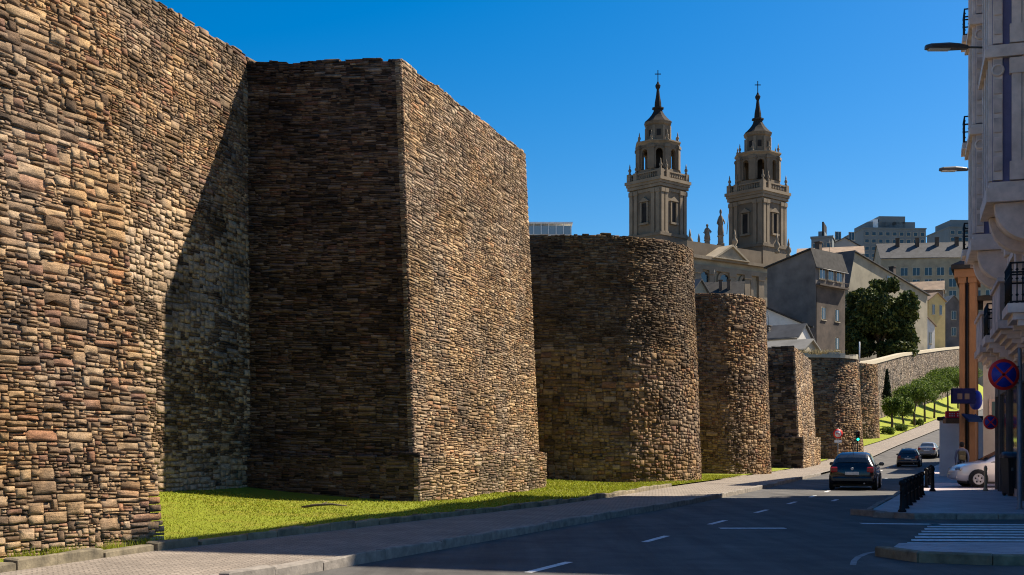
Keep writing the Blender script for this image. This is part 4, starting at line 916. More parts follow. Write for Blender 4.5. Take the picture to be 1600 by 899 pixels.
# ---------------------------------------------------------------- cars
def car_paint(name, col, rough=.25): 
    m = NT(name); m.b.inputs['Coat Weight'].default_value = .6; m.b.inputs['Coat Roughness'].default_value = .08
    c = m.ramp(m.noise(1.5, 3), [(.3, tuple(k*.9 for k in col)), (.7, tuple(k*1.05 for k in col))]); return m.done(c, rough, .2)
M['rubber'] = plain('tyre_rubber', (.018, .018, .018), .85, .2, 8, .3)
M['rim'] = plain('alloy_rim', (.55, .55, .56), .4, .1, 8, .1)
M['tail'] = NT('tail_lamp_glass').done((.33, .012, .015), .2)
M['headlamp'] = NT('headlamp_glass').done((.25, .28, .32), .1, .3)
M['plate'] = plain('number_plate', (.7, .7, .68), .5, .05, 5, 0)
M['plastic'] = plain('black_plastic', (.02, .02, .022), .6, .2, 6, .2)
HATCH = [(.0, .36, .74, .76, .68, .62), (.05, .28, .90, .93, .80, .70), (.13, .24, .93, 1.03, .85, .68), (.3, .22, .93, 1.25, .868, .62), (.55, .21, .93, 1.42, .875, .585), (1.2, .20, .93, 1.475, .88, .585), (1.95, .20, .92, 1.46, .88, .58), (2.35, .20, .92, 1.38, .88, .59), (2.75, .20, .93, 1.17, .88, .64), (3.05, .20, .95, 1.0, .875, .70), (3.55, .21, .90, .93, .86, .66), (3.9, .24, .80, .83, .80, .60), (4.08, .30, .66, .70, .72, .54), (4.16, .38, .56, .58, .6, .45)]
SALOON = [(.0, .38, .84, .86, .66, .6), (.06, .28, .94, .98, .80, .68), (.4, .24, .95, 1.02, .86, .68), (.7, .22, .95, 1.10, .87, .64), (1.15, .20, .94, 1.38, .88, .57), (1.7, .20, .93, 1.44, .88, .57), (2.4, .20, .92, 1.42, .88, .57), (2.8, .20, .92, 1.30, .88, .60), (3.2, .20, .93, 1.05, .88, .68), (3.45, .20, .93, .96, .87, .70), (4.0, .22, .86, .89, .84, .64), (4.35, .28, .72, .75, .76, .56), (4.5, .36, .6, .62, .62, .46)]
def ring_of(st):
    y, zb, zl, zr, w, wr = st; half = [(0, zb), (w*.86, zb), (w*.975, zb+.10), (w*1.0, (zb+zl)/2+.02), (w*.985, zl-.06), (w*.955, zl), (wr+(w*.955-wr)*.5, zl+(zr-zl)*.5), (wr, zr-.05*min(1, (zr-zl)/.3)), (wr*.8, zr), (0, zr+.015)]
    return [(x, y, z) for x, z in half]+[(-x, y, z) for x, z in half[-2:0:-1]]
def make_car(name, label, stations, paint, loc, heading, group=None, roofrack=False, antenna=False):
    t = empty(name, loc, label, 'car', group); t.rotation_euler.z = heading-math.pi/2     # local +y is forward
    L = stations[-1][0]; ctr = L/2
    rs = [[(x, y-ctr, z) for x, y, z in ring_of(s)] for s in stations]
    body = MB().rings(rs, True).build('body', paint, t)
    n = len(rs[0])
    iroof = [i for i, s in enumerate(stations) if s[3]-s[2] > .3]; i0, i1 = iroof[0], iroof[-1]
    def side(i, sgn, k, f): 
        a, b = Vector(rs[i][k]), Vector(rs[i][k+1]); p = a.lerp(b, f); return Vector((sgn*(p.x+.012), p.y, p.z))
    mid = (i0+i1)//2
    for sgn in (1, -1):
        for a, b in ((i0, mid), (mid, i1)):
            v = []; 
            for i in range(a, b+1): v.append((side(i, sgn, 5, .15), side(i, sgn, 5, 1.0), side(i, sgn, 6, .85)))
            mb = MB(); e = .035
            v[0] = tuple(p+Vector((0, e, 0)) for p in v[0]); v[-1] = tuple(p-Vector((0, e, 0)) for p in v[-1])
            for q, r in zip(v[:-1], v[1:]): mb.quad(q[0], q[1], r[1], r[0]); mb.quad(q[1], q[2], r[2], r[1])
            mb.build('side_window', M['glass'], t)
        qp = [side(i1, sgn, 5, .18)+Vector((0, .03, 0)), side(i1, sgn, 6, .55)+Vector((0, .05, 0))]
        for i in range(i1+1, len(stations)):
            if stations[i][3]-stations[i][2] > .14: qp.append(side(i, sgn, 6, .5)+Vector((0, -.02, -.02)))
        nx_i = min(i for i in range(i1, len(stations)) if stations[i][3]-stations[i][2] < .14)
        qp.append(side(nx_i, sgn, 5, .3)+Vector((0, -.16, .0)))
        MB().add(qp, [tuple(range(len(qp)))]).build('quarter_window', M['glass'], t)
        m_ = MB().box((sgn*.97, stations[i1+1][0]-ctr-.25, 1.0), (.2, .13, .14), 0, .04).box((sgn*.87, stations[i1+1][0]-ctr-.25, .96), (.12, .05, .05)).build('wing_mirror', paint if sgn > 0 else M['plastic'], t)
        d_ = MB().box((sgn*.882, 1.75-ctr+.0, .80), (.03, .2, .03)).build('door_handle', M['plastic'], t)
        MB().box((sgn*.884, (mid and stations[mid][0])-ctr, .6), (.006, .012, .55)).build('door_seam', M['plastic'], t)
        for yw in (.72, L-.80):
            ar = MB().lathe([(.37, 0), (.37, .03)], (sgn*.872-.015, yw-ctr, .33), 20, 'x').build('wheel_arch', M['plastic'], t)
            w = MB().lathe([(.20, -.1), (.29, -.1), (.318, -.06), (.318, .06), (.29, .1), (.20, .1)], (0, 0, 0), 24, 'x').build('wheel', M['rubber'], t); w.location = (sgn*.815, yw-ctr, .318)
            rm = MB().lathe([(.215, .0), (.215, .104), (.19, .112), (.18, .103), (.05, .104), (.04, .118), (.0, .118)], (0, 0, 0), 24, 'x').build('rim', M['rim'], w); rm.scale.x = sgn
            hl = MB()
            for k in range(5):
                a = 2*math.pi*k/5+.3; hl.lathe([(.034, .0), (.034, .109)], (0, .12*math.cos(a), .12*math.sin(a)), 8, 'x')
            h_ = hl.build('rim_opening', M['plastic'], w); h_.scale.x = sgn
    def across(ia, ib, kname, fa=0.0, fb=1.0, lift=.014, front=False):
        rows = []
        for i in range(ia, ib+1):
            p = Vector(rs[i][7]); q = Vector(rs[i][8]); rows.append((p.lerp(q, .25), q, Vector(rs[i][9])))
        rows[0] = tuple(a.lerp(b, fa) for a, b in zip(rows[0], rows[1])); rows[-1] = tuple(b.lerp(a, 1-fb) for a, b in zip(rows[-2], rows[-1]))
        off = Vector((0, lift if front else -lift, lift)); mb = MB()
        for r0, r1 in zip(rows[:-1], rows[1:]):
            l0 = [Vector((-p.x, p.y, p.z)) for p in r0]; l1 = [Vector((-p.x, p.y, p.z)) for p in r1]
            A = [r0[0], r0[1], r0[2], l0[1], l0[0]]; B = [r1[0], r1[1], r1[2], l1[1], l1[0]]
            for k in range(4): mb.quad(A[k]+off, A[k+1]+off, B[k+1]+off, B[k]+off)
        return mb.build(kname, M['glass'], t)
    ilow = max(i for i in range(i0) if stations[i][3]-stations[i][2] < .12)
    across(ilow, i0+1 if stations is HATCH else i0, 'rear_window', .15, .55 if stations is HATCH else .9)
    ihood = min(i for i in range(i1, len(stations)) if stations[i][3]-stations[i][2] < .14)
    across(i1-1, ihood, 'windscreen', .5, .85, front=True)
    zt = .80 if stations is HATCH else .82
    for sgn in (1, -1):
        MB().box((sgn*.675, .035-ctr, zt), (.25, .12, .22), 0, .04).build('tail_lamp', M['tail'], t).rotation_euler.z = 0
        MB().box((sgn*.60, L-.22-ctr, .70), (.34, .30, .14), -sgn*.35, .05).build('headlamp', M['headlamp'], t)
    MB().box((0, -.02-ctr, .66), (.52, .03, .12), 0, .01).build('number_plate', M['plate'], t)
    MB().box((0, .02-ctr, .42), (1.5, .16, .22), 0, .06).build('rear_bumper', paint, t); MB().box((0, L-.10-ctr, .40), (1.35, .16, .2), 0, .06).build('front_bumper', paint, t)
    MB().lathe([(.055, 0), (.055, -.02), (.03, -.028)], (0, .015-ctr, .84), 14, 'y').build('badge', M['rim'], t)
    MB().tube([(.45, .0-ctr, .27), (.45, .25-ctr, .27)], .03, 8).build('exhaust', M['rim'], t)
    MB().box((0, 0, .2), (1.5, L*.8, .12)).build('underbody', M['plastic'], t)
    if antenna: MB().tube([(0, .62-ctr, 1.46), (0, .42-ctr, 1.86)], [.012, .006], 5).build('antenna', M['plastic'], t)
    if roofrack:
        for sgn in (1, -1): MB().tube([(sgn*.55, .8-ctr, 1.5), (sgn*.55, 2.2-ctr, 1.5)], .02, 6).build('roof_rail', M['plastic'], t)
        MB().box((0, .75-ctr, 1.52), (.5, .06, .05)).build('roof_spoiler', M['plastic'], t)
    return t
def road_dir(d, line=None): s = LC(d+2)-LC(d-2); return math.atan2(4, s)
P_navy = car_paint('navy_car_paint', (.005, .006, .014)); P_silver = car_paint('silver_car_paint', (.30, .31, .32)); P_dblue = car_paint('dark_grey_car_paint', (.025, .027, .042)); P_white = car_paint('white_car_paint', (.8, .8, .8)); 
make_car('parked_car', 'dark navy hatchback driving away in the right lane, nearest on the road', HATCH, P_navy, (WX(1344, 48.6), 49.2, gz(48)), road_dir(48), 'cars on the road', antenna=True)
make_car('car', 'dark blue hatchback with a grey roof further down the road, behind a silver car', HATCH, P_dblue, (WX(1430.5, 99), 100.5, gz(100.5)), road_dir(100), 'cars on the road', roofrack=True)
make_car('car', 'silver saloon, the farthest car on the road', SALOON, P_silver, (WX(1457, 118), 119, gz(119)), road_dir(119), 'cars on the road')
bpy.data.objects['parked_car'].name = 'car'
hd = math.radians(174)
make_car('car', 'white hatchback nosing out of the alley across the right pavement', HATCH, P_white, (WX(1487, 47.6)+2.08*math.cos(math.radians(6)), 47.6-.15, .13), hd)
# ---------------------------------------------------------------- posts, signs, lamps
def no_stop(mb_parent, c, r, facing, label=None):
    """round no-stopping disc: red rim, blue field, red cross; faces the camera side"""
    o = MB().lathe([(r, -.012), (r, .012)], (0, 0, 0), 40, 'y').build('sign_disc', M['red'], mb_parent); o.location = c; o.rotation_euler.z = facing
    MB().lathe([(r*.80, -.016), (r*.80, -.014)], (0, 0, 0), 40, 'y').build('sign_field', M['blue'], o)
    cr = MB()
    for a in (math.pi/4, -math.pi/4):
        x, z = math.cos(a)*r*.82, math.sin(a)*r*.82; nx_, nz_ = -math.sin(a)*r*.075, math.cos(a)*r*.075
        cr.add([(-x+nx_, -.018, -z+nz_), (-x-nx_, -.018, -z-nz_), (x-nx_, -.018, z-nz_), (x+nx_, -.018, z+nz_)], [(0, 1, 2, 3)])
        cr.add([(-x+nx_, -.0178, -z+nz_), (-x-nx_, -.0178, -z-nz_), (x-nx_, -.0178, z-nz_), (x+nx_, -.0178, z+nz_)], [(3, 2, 1, 0)]) if False else None
    cr.build('cross', M['red'], o, fix=False)
    return o
d = 30.2
t = empty('no_stopping_sign', (WX(1593.5, d), d, gz(d)+.125), 'large blue and red no-stopping disc on a grey post, nearest sign at right', 'sign')
MB().lathe([(.09, 0), (.09, .02), (.055, .05), (.052, 3.95), (.03, 4.0)], (0, 0, 0), 12).build('post', M['steel'], t)
zc = WZ(586, d)-t.location.z; xs_ = WX(1566, d)-t.location.x
no_stop(t, (xs_, -.09, zc), .385, 0)
MB().tube([(xs_, -.06, zc-.2), (0, -.02, zc-.2)], .02, 6).tube([(xs_, -.06, zc+.2), (0, -.02, zc+.2)], .02, 6).build('bracket', M['steel'], t)
d = 43
t = empty('no_stopping_sign', (WX(1563, d), d, .125), 'small blue and red no-stopping disc on a dark post beside the white car', 'sign')
MB().lathe([(.09, 0), (.085, .6), (.07, 1.2), (.07, 4.2), (.09, 4.25), (.02, 4.4)], (0, 0, 0), 10).build('post', M['iron'], t)
no_stop(t, (WX(1546, d)-t.location.x, -.1, WZ(660, d)-.125), .255, 0)
MB().tube([(WX(1546, d)-t.location.x, -.08, WZ(660, d)-.125), (0, 0, WZ(660, d)-.125)], .018, 6).build('bracket', M['iron'], t)
# red prohibition sign with arrow on the left pavement
d = 84
t = empty('turn_sign', (WX(1309, d), d, gz(d)+.12), 'red ringed turn sign with a white plate below, against the round tower', 'sign')
zc = WZ(678, d)-t.location.z
MB().lathe([(.04, 0), (.04, zc+.35)], (0, 0, 0), 8).build('post', M['steel'], t)
o = MB().lathe([(.33, -.012), (.33, .012)], (0, 0, 0), 32, 'y').build('sign_disc', M['red'], t); o.location = (0, -.06, zc)
MB().lathe([(.23, -.016), (.23, -.014)], (0, 0, 0), 32, 'y').build('sign_field', M['white_paint'], o)
a = MB().box((.07, -.019, -.06), (.055, .004, .16)).box((.0, -.019, .04), (.16, .0038, .055)); a.add([(-.07, -.019, .12), (-.07, -.019, -.04), (-.17, -.019, .04)], [(0, 1, 2)]); a.build('arrow', M['red'], o)
MB().box((0, -.06, zc-.52), (.5, .02, .18)).build('sign_plate', M['white_paint'], t)
# traffic lights
M['green_lamp'] = NT('green_lamp').m; nb = M['green_lamp'].node_tree.nodes['Principled BSDF']; nb.inputs['Base Color'].default_value = (0, .25, .15, 1); nb.inputs['Emission Color'].default_value = (.02, 1, .5, 1); nb.inputs['Emission Strength'].default_value = 2.2
M['dark_lens'] = NT('dark_lens').done((.06, .01, .01), .3)
def traffic_light(px, py, d, label, h):
    z = gz(d)+.12; t = empty('traffic_light', (WX(px, d), d, z), label, 'traffic light'); zc = WZ(py, d)-z
    MB().lathe([(.07, 0), (.06, .1), (.055, zc-.1)], (0, 0, 0), 10).build('post', M['iron'], t)
    MB().box((0, 0, zc+.25), (.34, .22, .98), 0, .04).build('lamp_housing', M['plastic'], t)
    for k, m in enumerate(('green_lamp', 'dark_lens', 'dark_lens')):
        l = MB().lathe([(.115, -.125), (.105, -.14), (.0, -.15)], (0, 0, zc+k*.29-.04), 16, 'y').build('lens', M[m], t)
        v = MB()
        for i in range(9):
            a0, a1 = math.pi*(i/9), math.pi*((i+1)/9)
            p = lambda a, y, r=.14: (r*math.cos(a), y, zc+k*.29-.04+r*math.sin(a))
            v.quad(p(a0, -.11), p(a1, -.11), p(a1, -.28), p(a0, -.28))
        v.build('visor', M['plastic'], t)
traffic_light(1340, 686, 111, 'green traffic light on the left pavement before the last round tower', 3)
traffic_light(1479, 687, 85, 'green traffic light on the right pavement before the low shop', 3)
# street lamps on the facade
def lamp(px0, px1, py, d, label, attach_px):
    zc = WZ(py, d); L = WX(px1, d)-WX(px0, d); x0 = WX(px0, d); t = empty('street_lamp', (WX(px1, d), d, zc), label, 'street lamp', 'street lamps on the right-hand facades')
    prof = [(0, .10, .06), (.12, .17, .10), (.55, .18, .13), (.8, .13, .11), (1.0, .07, .06)]
    rs = []
    for f, w, h in prof:
        x = -L+L*f; rs.append([(x, -w, -.06), (x, w, -.06), (x, w*.95, h*.5), (x, w*.5, h), (x, -w*.5, h), (x, -w*.95, h*.5)])
    MB().rings(rs, False).build('lamp_head', M['lamp_grey'], t)
    MB().box((-L*.68, 0, -.075), (L*.5, .26, .06), 0, .02).build('lamp_glass', M['lampglass'], t)
    MB().tube([(-.05, 0, .0), (WX(attach_px, d)-WX(px1, d), 0, -.02)], .035, 8).build('arm', M['lamp_grey'], t)
    return t
lamp(1446, 1512, 74, 39.6, 'large grey street lamp on an arm, the upper of the two', 1566); lamp(1468, 1512, 265, 57.5, 'small grey street lamp on an arm, the lower of the two', 1572)
# pedestrian railing: turned posts with a top rail
def guard_rail(label, ds, off=.95):
    pts = [Vector((LR(d)+off, d, gz(d)+.125)) for d in ds]; t = empty('guard_rail', pts[0], label, 'railing')
    me = None
    hs_ = .80
    for p in pts:
        if me is None:
            o = MB().lathe([(.11, 0), (.11, .05), (.075, .09), (.075, .16), (.06, .2), (.055, .62), (.075, .65), (.055, .69), (.055, .78), (.085, .82), (.09, .87), (.07, .93), (.0, .955)], (0, 0, 0), 12).build('post', M['iron'], t); me = o.data
        else: o = link('post', me, t)
        o.location = p-pts[0]; o.scale = (.9, .9, hs_)
    for a, b in zip(pts[:-1], pts[1:]):
        for h, r in ((.68, .030), (.34, .020)): MB().tube([a-pts[0]+Vector((0, 0, h)), b-pts[0]+Vector((0, 0, h))], r, 8).build('rail', M['iron'], t)
guard_rail('long black guard rail with turned posts at the near pavement edge', [28.9, 30.6, 32.3, 34.0, 35.7, 37.4, 39.1])
guard_rail('short black guard rail further on past the alley mouth', [46.5, 49.5, 52.5, 55.5], .8)
def bollard(px, py, label, mat='iron', s=1.0):
    d = (EYE-.125)*F/(py-HY); o = MB().lathe([(.11*s, 0), (.11*s, .05), (.07*s, .09), (.06*s, .6), (.08*s, .63), (.055*s, .68), (.085*s, .78), (.05*s, .88), (0, .90)], (0, 0, 0), 12).build('bollard', M[mat])
    o.location = (WX(px, d), d, gz(d)+.125); tag(o, label, 'bollard', 'bollards on the right pavement')
bollard(1457, 768, 'black bollard standing alone between the two guard rails'); 
M['brass'] = plain('weathered_yellow_metal', (.34, .27, .16), .6, .2, 4, .2)
bollard(1540, 767, 'pale yellowish bollard in front of the white car door', 'brass', .8)
# waste container by the facade
d = 38.6; t = empty('waste_bin', (WX(1583, d), d, gz(d)+.125), 'tall dark waste bin with a rounded blue-black lid against the facade', 'bin')
MB().prism([(-.24, -.26), (.24, -.26), (.24, .26), (-.24, .26)], .08, 1.2, [(-.28, -.3), (.28, -.3), (.28, .3), (-.28, .3)]).build('bin_body', M['plastic'], t)
rs = [[(x, .32*math.cos(a)*-1, 1.2+.2*math.sin(a)) for a in np.linspace(0, math.pi, 9)] for x in (-.31, .31)]
MB().rings(rs, True).build('lid', plain('bin_lid', (.02, .025, .05), .4, .1, 5, .1), t)
for s in (-.2, .2): MB().lathe([(.09, -.03), (.09, .03)], (s, .2, .09), 12, 'x').build('wheel', M['rubber'], t)
MB().box((0, -.29, .85), (.36, .03, .1)).build('bin_slot', M['steel'], t)
# projecting shop signs
d = 50.5
t = empty('projecting_sign', (WX(1505, d), d, WZ(619, d)), 'dark blue box sign with two pale squares projecting from the ochre house', 'sign')
w, h = WX(1523, d)-WX(1487, d), (631-607)*d/F
MB().box((0, 0, 0), (w, .2, h), 0, .02).build('sign_box', plain('dark_blue_sign', (.007, .010, .055), .8, .1, 4, 0, spec=.1), t)
for x in (-.18, .12): MB().box((x, -.105, -.02), (.2, .012, .24)).build('sign_square', plain('sign_square', (.05, .03, .035), .5, .1, 4, 0), t)
MB().tube([(w/2, 0, .1), (w/2+.5, .9, .1)], .025, 6).tube([(w/2, 0, -.12), (w/2+.5, .9, -.12)], .025, 6).build('bracket', M['iron'], t)
t = empty('round_sign', (WX(1529, d), d+.3, WZ(625, d)), 'round blue sign seen nearly edge-on beside the dark blue box sign', 'sign')
MB().lathe([(.40, -.05), (.40, .05)], (0, 0, 0), 28, 'x').build('sign_disc', M['blue'], t).rotation_euler.z = math.radians(12)
MB().tube([(0, .02, 0), (.35, .75, 0)], .025, 6).build('bracket', M['iron'], t)
t = empty('awning', (WX(1523, d+.6), d+.6, WZ(650, d+.6)), 'small dark blue awning under the projecting signs', 'awning')
MB().add([(-.22, .1, -.14), (.36, .1, -.14), (.36, .9, .12), (-.22, .9, .12), (-.22, .1, -.26), (.36, .1, -.26), (.36, .9, .06), (-.22, .9, .06)], [(0, 1, 2, 3), (7, 6, 5, 4), (0, 4, 5, 1), (1, 5, 6, 2), (2, 6, 7, 3), (3, 7, 4, 0)]).build('canopy', plain('blue_canvas', (.012, .03, .09), .9, .1, 4, .2, spec=.1), t)
d = 64.6
t = empty('shop_sign', (WX(1494, d), d, WZ(648, d)), 'red shop sign with pale lettering over the low white shop', 'sign')
w = WX(1509, d)-WX(1479, d)
MB().box((0, 0, 0), (w*1.1, .16, .36), 0, .02).build('sign_board', plain('red_sign_board', (.80, .03, .05), .5, .1, 3, 0), t)
tx = MB(); random.seed(3)
for r_, n_ in ((.045, 10), (-.07, 7)):
    for i in range(n_): tx.box((-w*.38+i*w*.76/9, -.083, r_), (.045, .006, .06)) if i != 4 else None
tx.build('lettering', M['white_paint'], t)
b = MB().box((0, .1, -.34), (w*1.15, .5, .26), 0, .03).build('awning_box', plain('brown_awning', (.23, .11, .05), .8, .3, 8, .2), t)
# ---------------------------------------------------------------- pedestrian, seen from behind
def skin_mesh(name, verts, edges, radii, root=0, sub=1):
    me = bpy.data.meshes.new(name); me.from_pydata(verts, edges, []); o = bpy.data.objects.new(name, me); C.objects.link(o)
    md = o.modifiers.new('skin', 'SKIN'); md.use_smooth_shade = True
    for i, r in enumerate(radii):
        rr = r if hasattr(r, '__len__') else (r, r); me.skin_vertices[0].data[i].radius = rr; me.skin_vertices[0].data[i].use_root = (i == root)
    sb = o.modifiers.new('sub', 'SUBSURF'); sb.levels = sub; sb.render_levels = sub
    dg = bpy.context.evaluated_depsgraph_get(); ev = o.evaluated_get(dg); m2 = bpy.data.meshes.new_from_object(ev)
    bpy.data.objects.remove(o); m2.name = name; return m2
vts = [(0, 0, .98), (0, 0, 1.15), (0, .0, 1.34), (0, -.01, 1.46), (0, .0, 1.54), (0, .015, 1.64), (0, .02, 1.70)]; eds = [(i, i+1) for i in range(6)]; rad = [(.165, .12), (.15, .105), (.175, .115), (.11, .075), (.055, .055), (.078, .095), (.06, .075)]
for s in (1, -1):
    b = len(vts); vts += [(s*.10, 0, .90), (s*.105, .05*s+.02, .50), (s*.11, -.1*s-.03, .10), (s*.115, -.1*s+.10, .045)]; rad += [(.095, .1), (.062, .066), (.042, .045), (.04, .03)]; eds += [(0, b), (b, b+1), (b+1, b+2), (b+2, b+3)]
    b = len(vts); vts += [(s*.19, 0, 1.40), (s*.25, -.04*s, 1.14), (s*.235, .07-.05*s, .92), (s*.225, .10-.05*s, .84)]; rad += [.058, .046, .034, (.036, .022)]; eds += [(3, b), (b, b+1), (b+1, b+2), (b+2, b+3)]
    h = b+3; hx0, hy0, hz0 = vts[h]
    for k in range(5):
        off = (k-2)*.018; ln = [.05, .075, .082, .075, .06][k]; v0 = len(vts)
        if k == 0: vts += [(hx0-s*.02, hy0+.035, hz0+.01), (hx0-s*.03, hy0+.055, hz0-.03)]
        else: vts += [(hx0, hy0+off*1.0, hz0-.05), (hx0-s*.012, hy0+off, hz0-.05-ln*.8)]
        rad += [.0095, .008]; eds += [(h, v0), (v0, v0+1)]
pm = skin_mesh('body', vts, eds, rad)
mats = [plain('shirt_blue_grey', (.17, .19, .27), .85, .15, 8, .3), plain('dark_trousers', (.025, .025, .032), .9, .2, 8, .3), plain('skin', (.42, .24, .16), .6, .08, 6, .1), plain('dark_shoes', (.02, .018, .016), .6, .2, 6, .2)]
for m in mats: pm.materials.append(m)
for p in pm.polygons:
    z = p.center.z; x = abs(p.center.x)
    p.material_index = 2 if z > 1.50 or (x > .17 and z < .90) else (0 if z > .95 or (x > .17) else (1 if z > .10 else 3)); p.use_smooth = True
d = 50.0
t = empty('person', (WX(1503, d), d, gz(d)+.125), 'person seen from behind in a blue-grey shirt and dark trousers walking on the right pavement', 'person'); t.rotation_euler.z = -.3
link('body', pm, t)
hm = MB().lathe([(.0, .125), (.05, .115), (.085, .075), (.097, .02), (.09, -.04), (.07, -.085), (.045, -.10)], (0, 0, 0), 14).build('hair', plain('dark_hair', (.015, .012, .01), .8, .2, 30, .5), t); hm.location = (0, -.012, 1.655)
for s in (1, -1): MB().box((s*.095, .02, 1.63), (.02, .035, .06), 0, .008).build('ear', mats[2], t)
fc = MB().box((0, .115, 1.62), (.025, .04, .045), 0, .008).build('nose', mats[2], t)
bk = empty('backpack', (t.location.x, d, t.location.z), 'olive and tan backpack worn by the walking person', 'backpack'); bk.rotation_euler.z = -.3
M['olive'] = plain('olive_canvas', (.13, .11, .06), .9, .3, 10, .4)
MB().box((0, -.185, 1.2), (.28, .17, .42), 0, .06).build('pack_body', M['olive'], bk); MB().box((0, -.285, 1.12), (.22, .07, .2), 0, .03).build('front_pocket', plain('tan_canvas', (.26, .2, .1), .9, .2, 10, .3), bk)
for s in (1, -1): MB().tube([(s*.1, -.12, 1.36), (s*.11, -.02, 1.475), (s*.12, .11, 1.38), (s*.13, .08, 1.15), (s*.12, -.1, 1.02)], .017, 6).build('strap', M['olive'], bk)
# ---------------------------------------------------------------- trees and plants
def leaf_mat(name, cols, trans=.25):
    m = NT(name); at = m.n('ShaderNodeAttribute', attribute_name='tint').outputs['Fac']
    c = m.ramp(at, [(0, cols[0]), (.55, cols[1]), (1, cols[2])])
    c = m.mix(c, m.ramp(m.noise(.7, 4), [(.3, .7), (.7, 1.3)]), .7)
    m.l(c, m.b.inputs['Base Color']); m.b.inputs['Roughness'].default_value = .7; m.b.inputs['Specular IOR Level'].default_value = .2
    tr = m.n('ShaderNodeBsdfTranslucent'); m.l(c, tr.inputs['Color']); mx = m.n('ShaderNodeMixShader'); mx.inputs[0].default_value = trans
    m.l(m.b.outputs[0], mx.inputs[1]); m.l(tr.outputs[0], mx.inputs[2]); m.l(mx.outputs[0], m.t.nodes['Material Output'].inputs['Surface']); return m.m
M['leaf_dark'] = leaf_mat('dark_evergreen_leaf', [(.016, .026, .010), (.05, .072, .018), (.13, .14, .032)], .12)
M['leaf_pine'] = leaf_mat('clipped_leaf', [(.05, .08, .015), (.10, .155, .022), (.18, .24, .04)], .25)
M['leaf_cyp'] = leaf_mat('cypress_leaf', [(.008, .014, .008), (.016, .028, .012), (.03, .045, .018)], .1)
M['bark'] = plain('bark', (.10, .075, .05), .95, .35, 3, .8)
def leaves(centers, sizes, r, mat, name, aspect=.55, up=.3):
    n = len(centers); a = r.normal(size=(n, 3)); a /= np.linalg.norm(a, axis=1)[:, None]; b = r.normal(size=(n, 3)); b[:, 2] += up
    b -= a*(a*b).sum(1)[:, None]; b /= np.linalg.norm(b, axis=1)[:, None]; s = sizes[:, None]
    V = np.stack([centers-a*s-b*s*.2*aspect, centers-b*s*aspect, centers+a*s, centers+b*s*aspect], 1).reshape(-1, 3)
    return np_mesh(name, V, np.arange(4*n).reshape(-1, 4), mat, 4, {'tint': r.random(n)})
def crown_points(r, blobs, n, shell=.4):
    w = np.array([b[3]*b[4]*b[5] for b in blobs])**.75; w /= w.sum(); k = r.choice(len(blobs), n, p=w); B = np.array(blobs)[k]
    v = r.normal(size=(n, 3)); v /= np.linalg.norm(v, axis=1)[:, None]; rad = (shell+(1-shell)*r.random(n)**.6)*(1+.12*r.normal(size=n))
    return B[:, :3]+v*rad[:, None]*B[:, 3:6]
def tree(name, label, loc, H, blobs, n, size, leafmat, seed, trunk_r=.3, group=None, limbs=True, trunk_to=None):
    r = np.random.default_rng(seed); t = empty(name, loc, label, 'tree', group)
    link('crown', leaves(crown_points(r, blobs, n), size*(.6+.8*r.random(n)), r, M[leafmat], 'crown'), t)
    tb = MB(); top = trunk_to or H*.5; R = random.Random(seed)
    tb.tube([(0, 0, -.4), (R.uniform(-.1, .1), R.uniform(-.1, .1), top*.5), (R.uniform(-.2, .2), R.uniform(-.2, .2), top)], [trunk_r*1.25, trunk_r, trunk_r*.7], 8)
    if limbs:
        for b in blobs[:9]: tb.tube([(0, 0, top*.9), (b[0]*.45, b[1]*.45, (top+b[2])*.5), (b[0]*.9, b[1]*.9, b[2])], [trunk_r*.55, trunk_r*.4, trunk_r*.15], 6)
    tb.build('trunk', M['bark'], t); return t
# the big dark tree behind the far wall
d = 243; s = d/F; z0 = 13.0; cx, cz = WX(1374, d), WZ(505, d)
R = random.Random(5); blobs = []
for (px, py, rx, rz) in ((1378, 470, 26, 26), (1352, 482, 26, 24), (1404, 486, 26, 24), (1335, 510, 26, 26), (1372, 508, 34, 30), (1412, 516, 26, 26), (1424, 530, 18, 20), (1324, 532, 18, 20), (1350, 540, 28, 22), (1392, 545, 30, 20), (1390, 452, 13, 14), (1362, 455, 14, 14), (1384, 446, 12, 12)  , (1346, 466, 16, 16), (1412, 470, 16, 16), (1418, 500, 18, 16), (1330, 492, 14, 14)):
    for k in range(3): blobs.append(((px+R.uniform(-8, 8)-1374)*s, R.uniform(-5, 5), WZ(py+R.uniform(-6, 6), d)-z0, rx*s*.72, rx*s*.6, rz*s*.66))
tree('evergreen_tree', 'big dark evergreen tree behind the far wall', (cx, d, z0), 22, blobs, 64000, .37, 'leaf_dark', 31, .55, trunk_to=10)
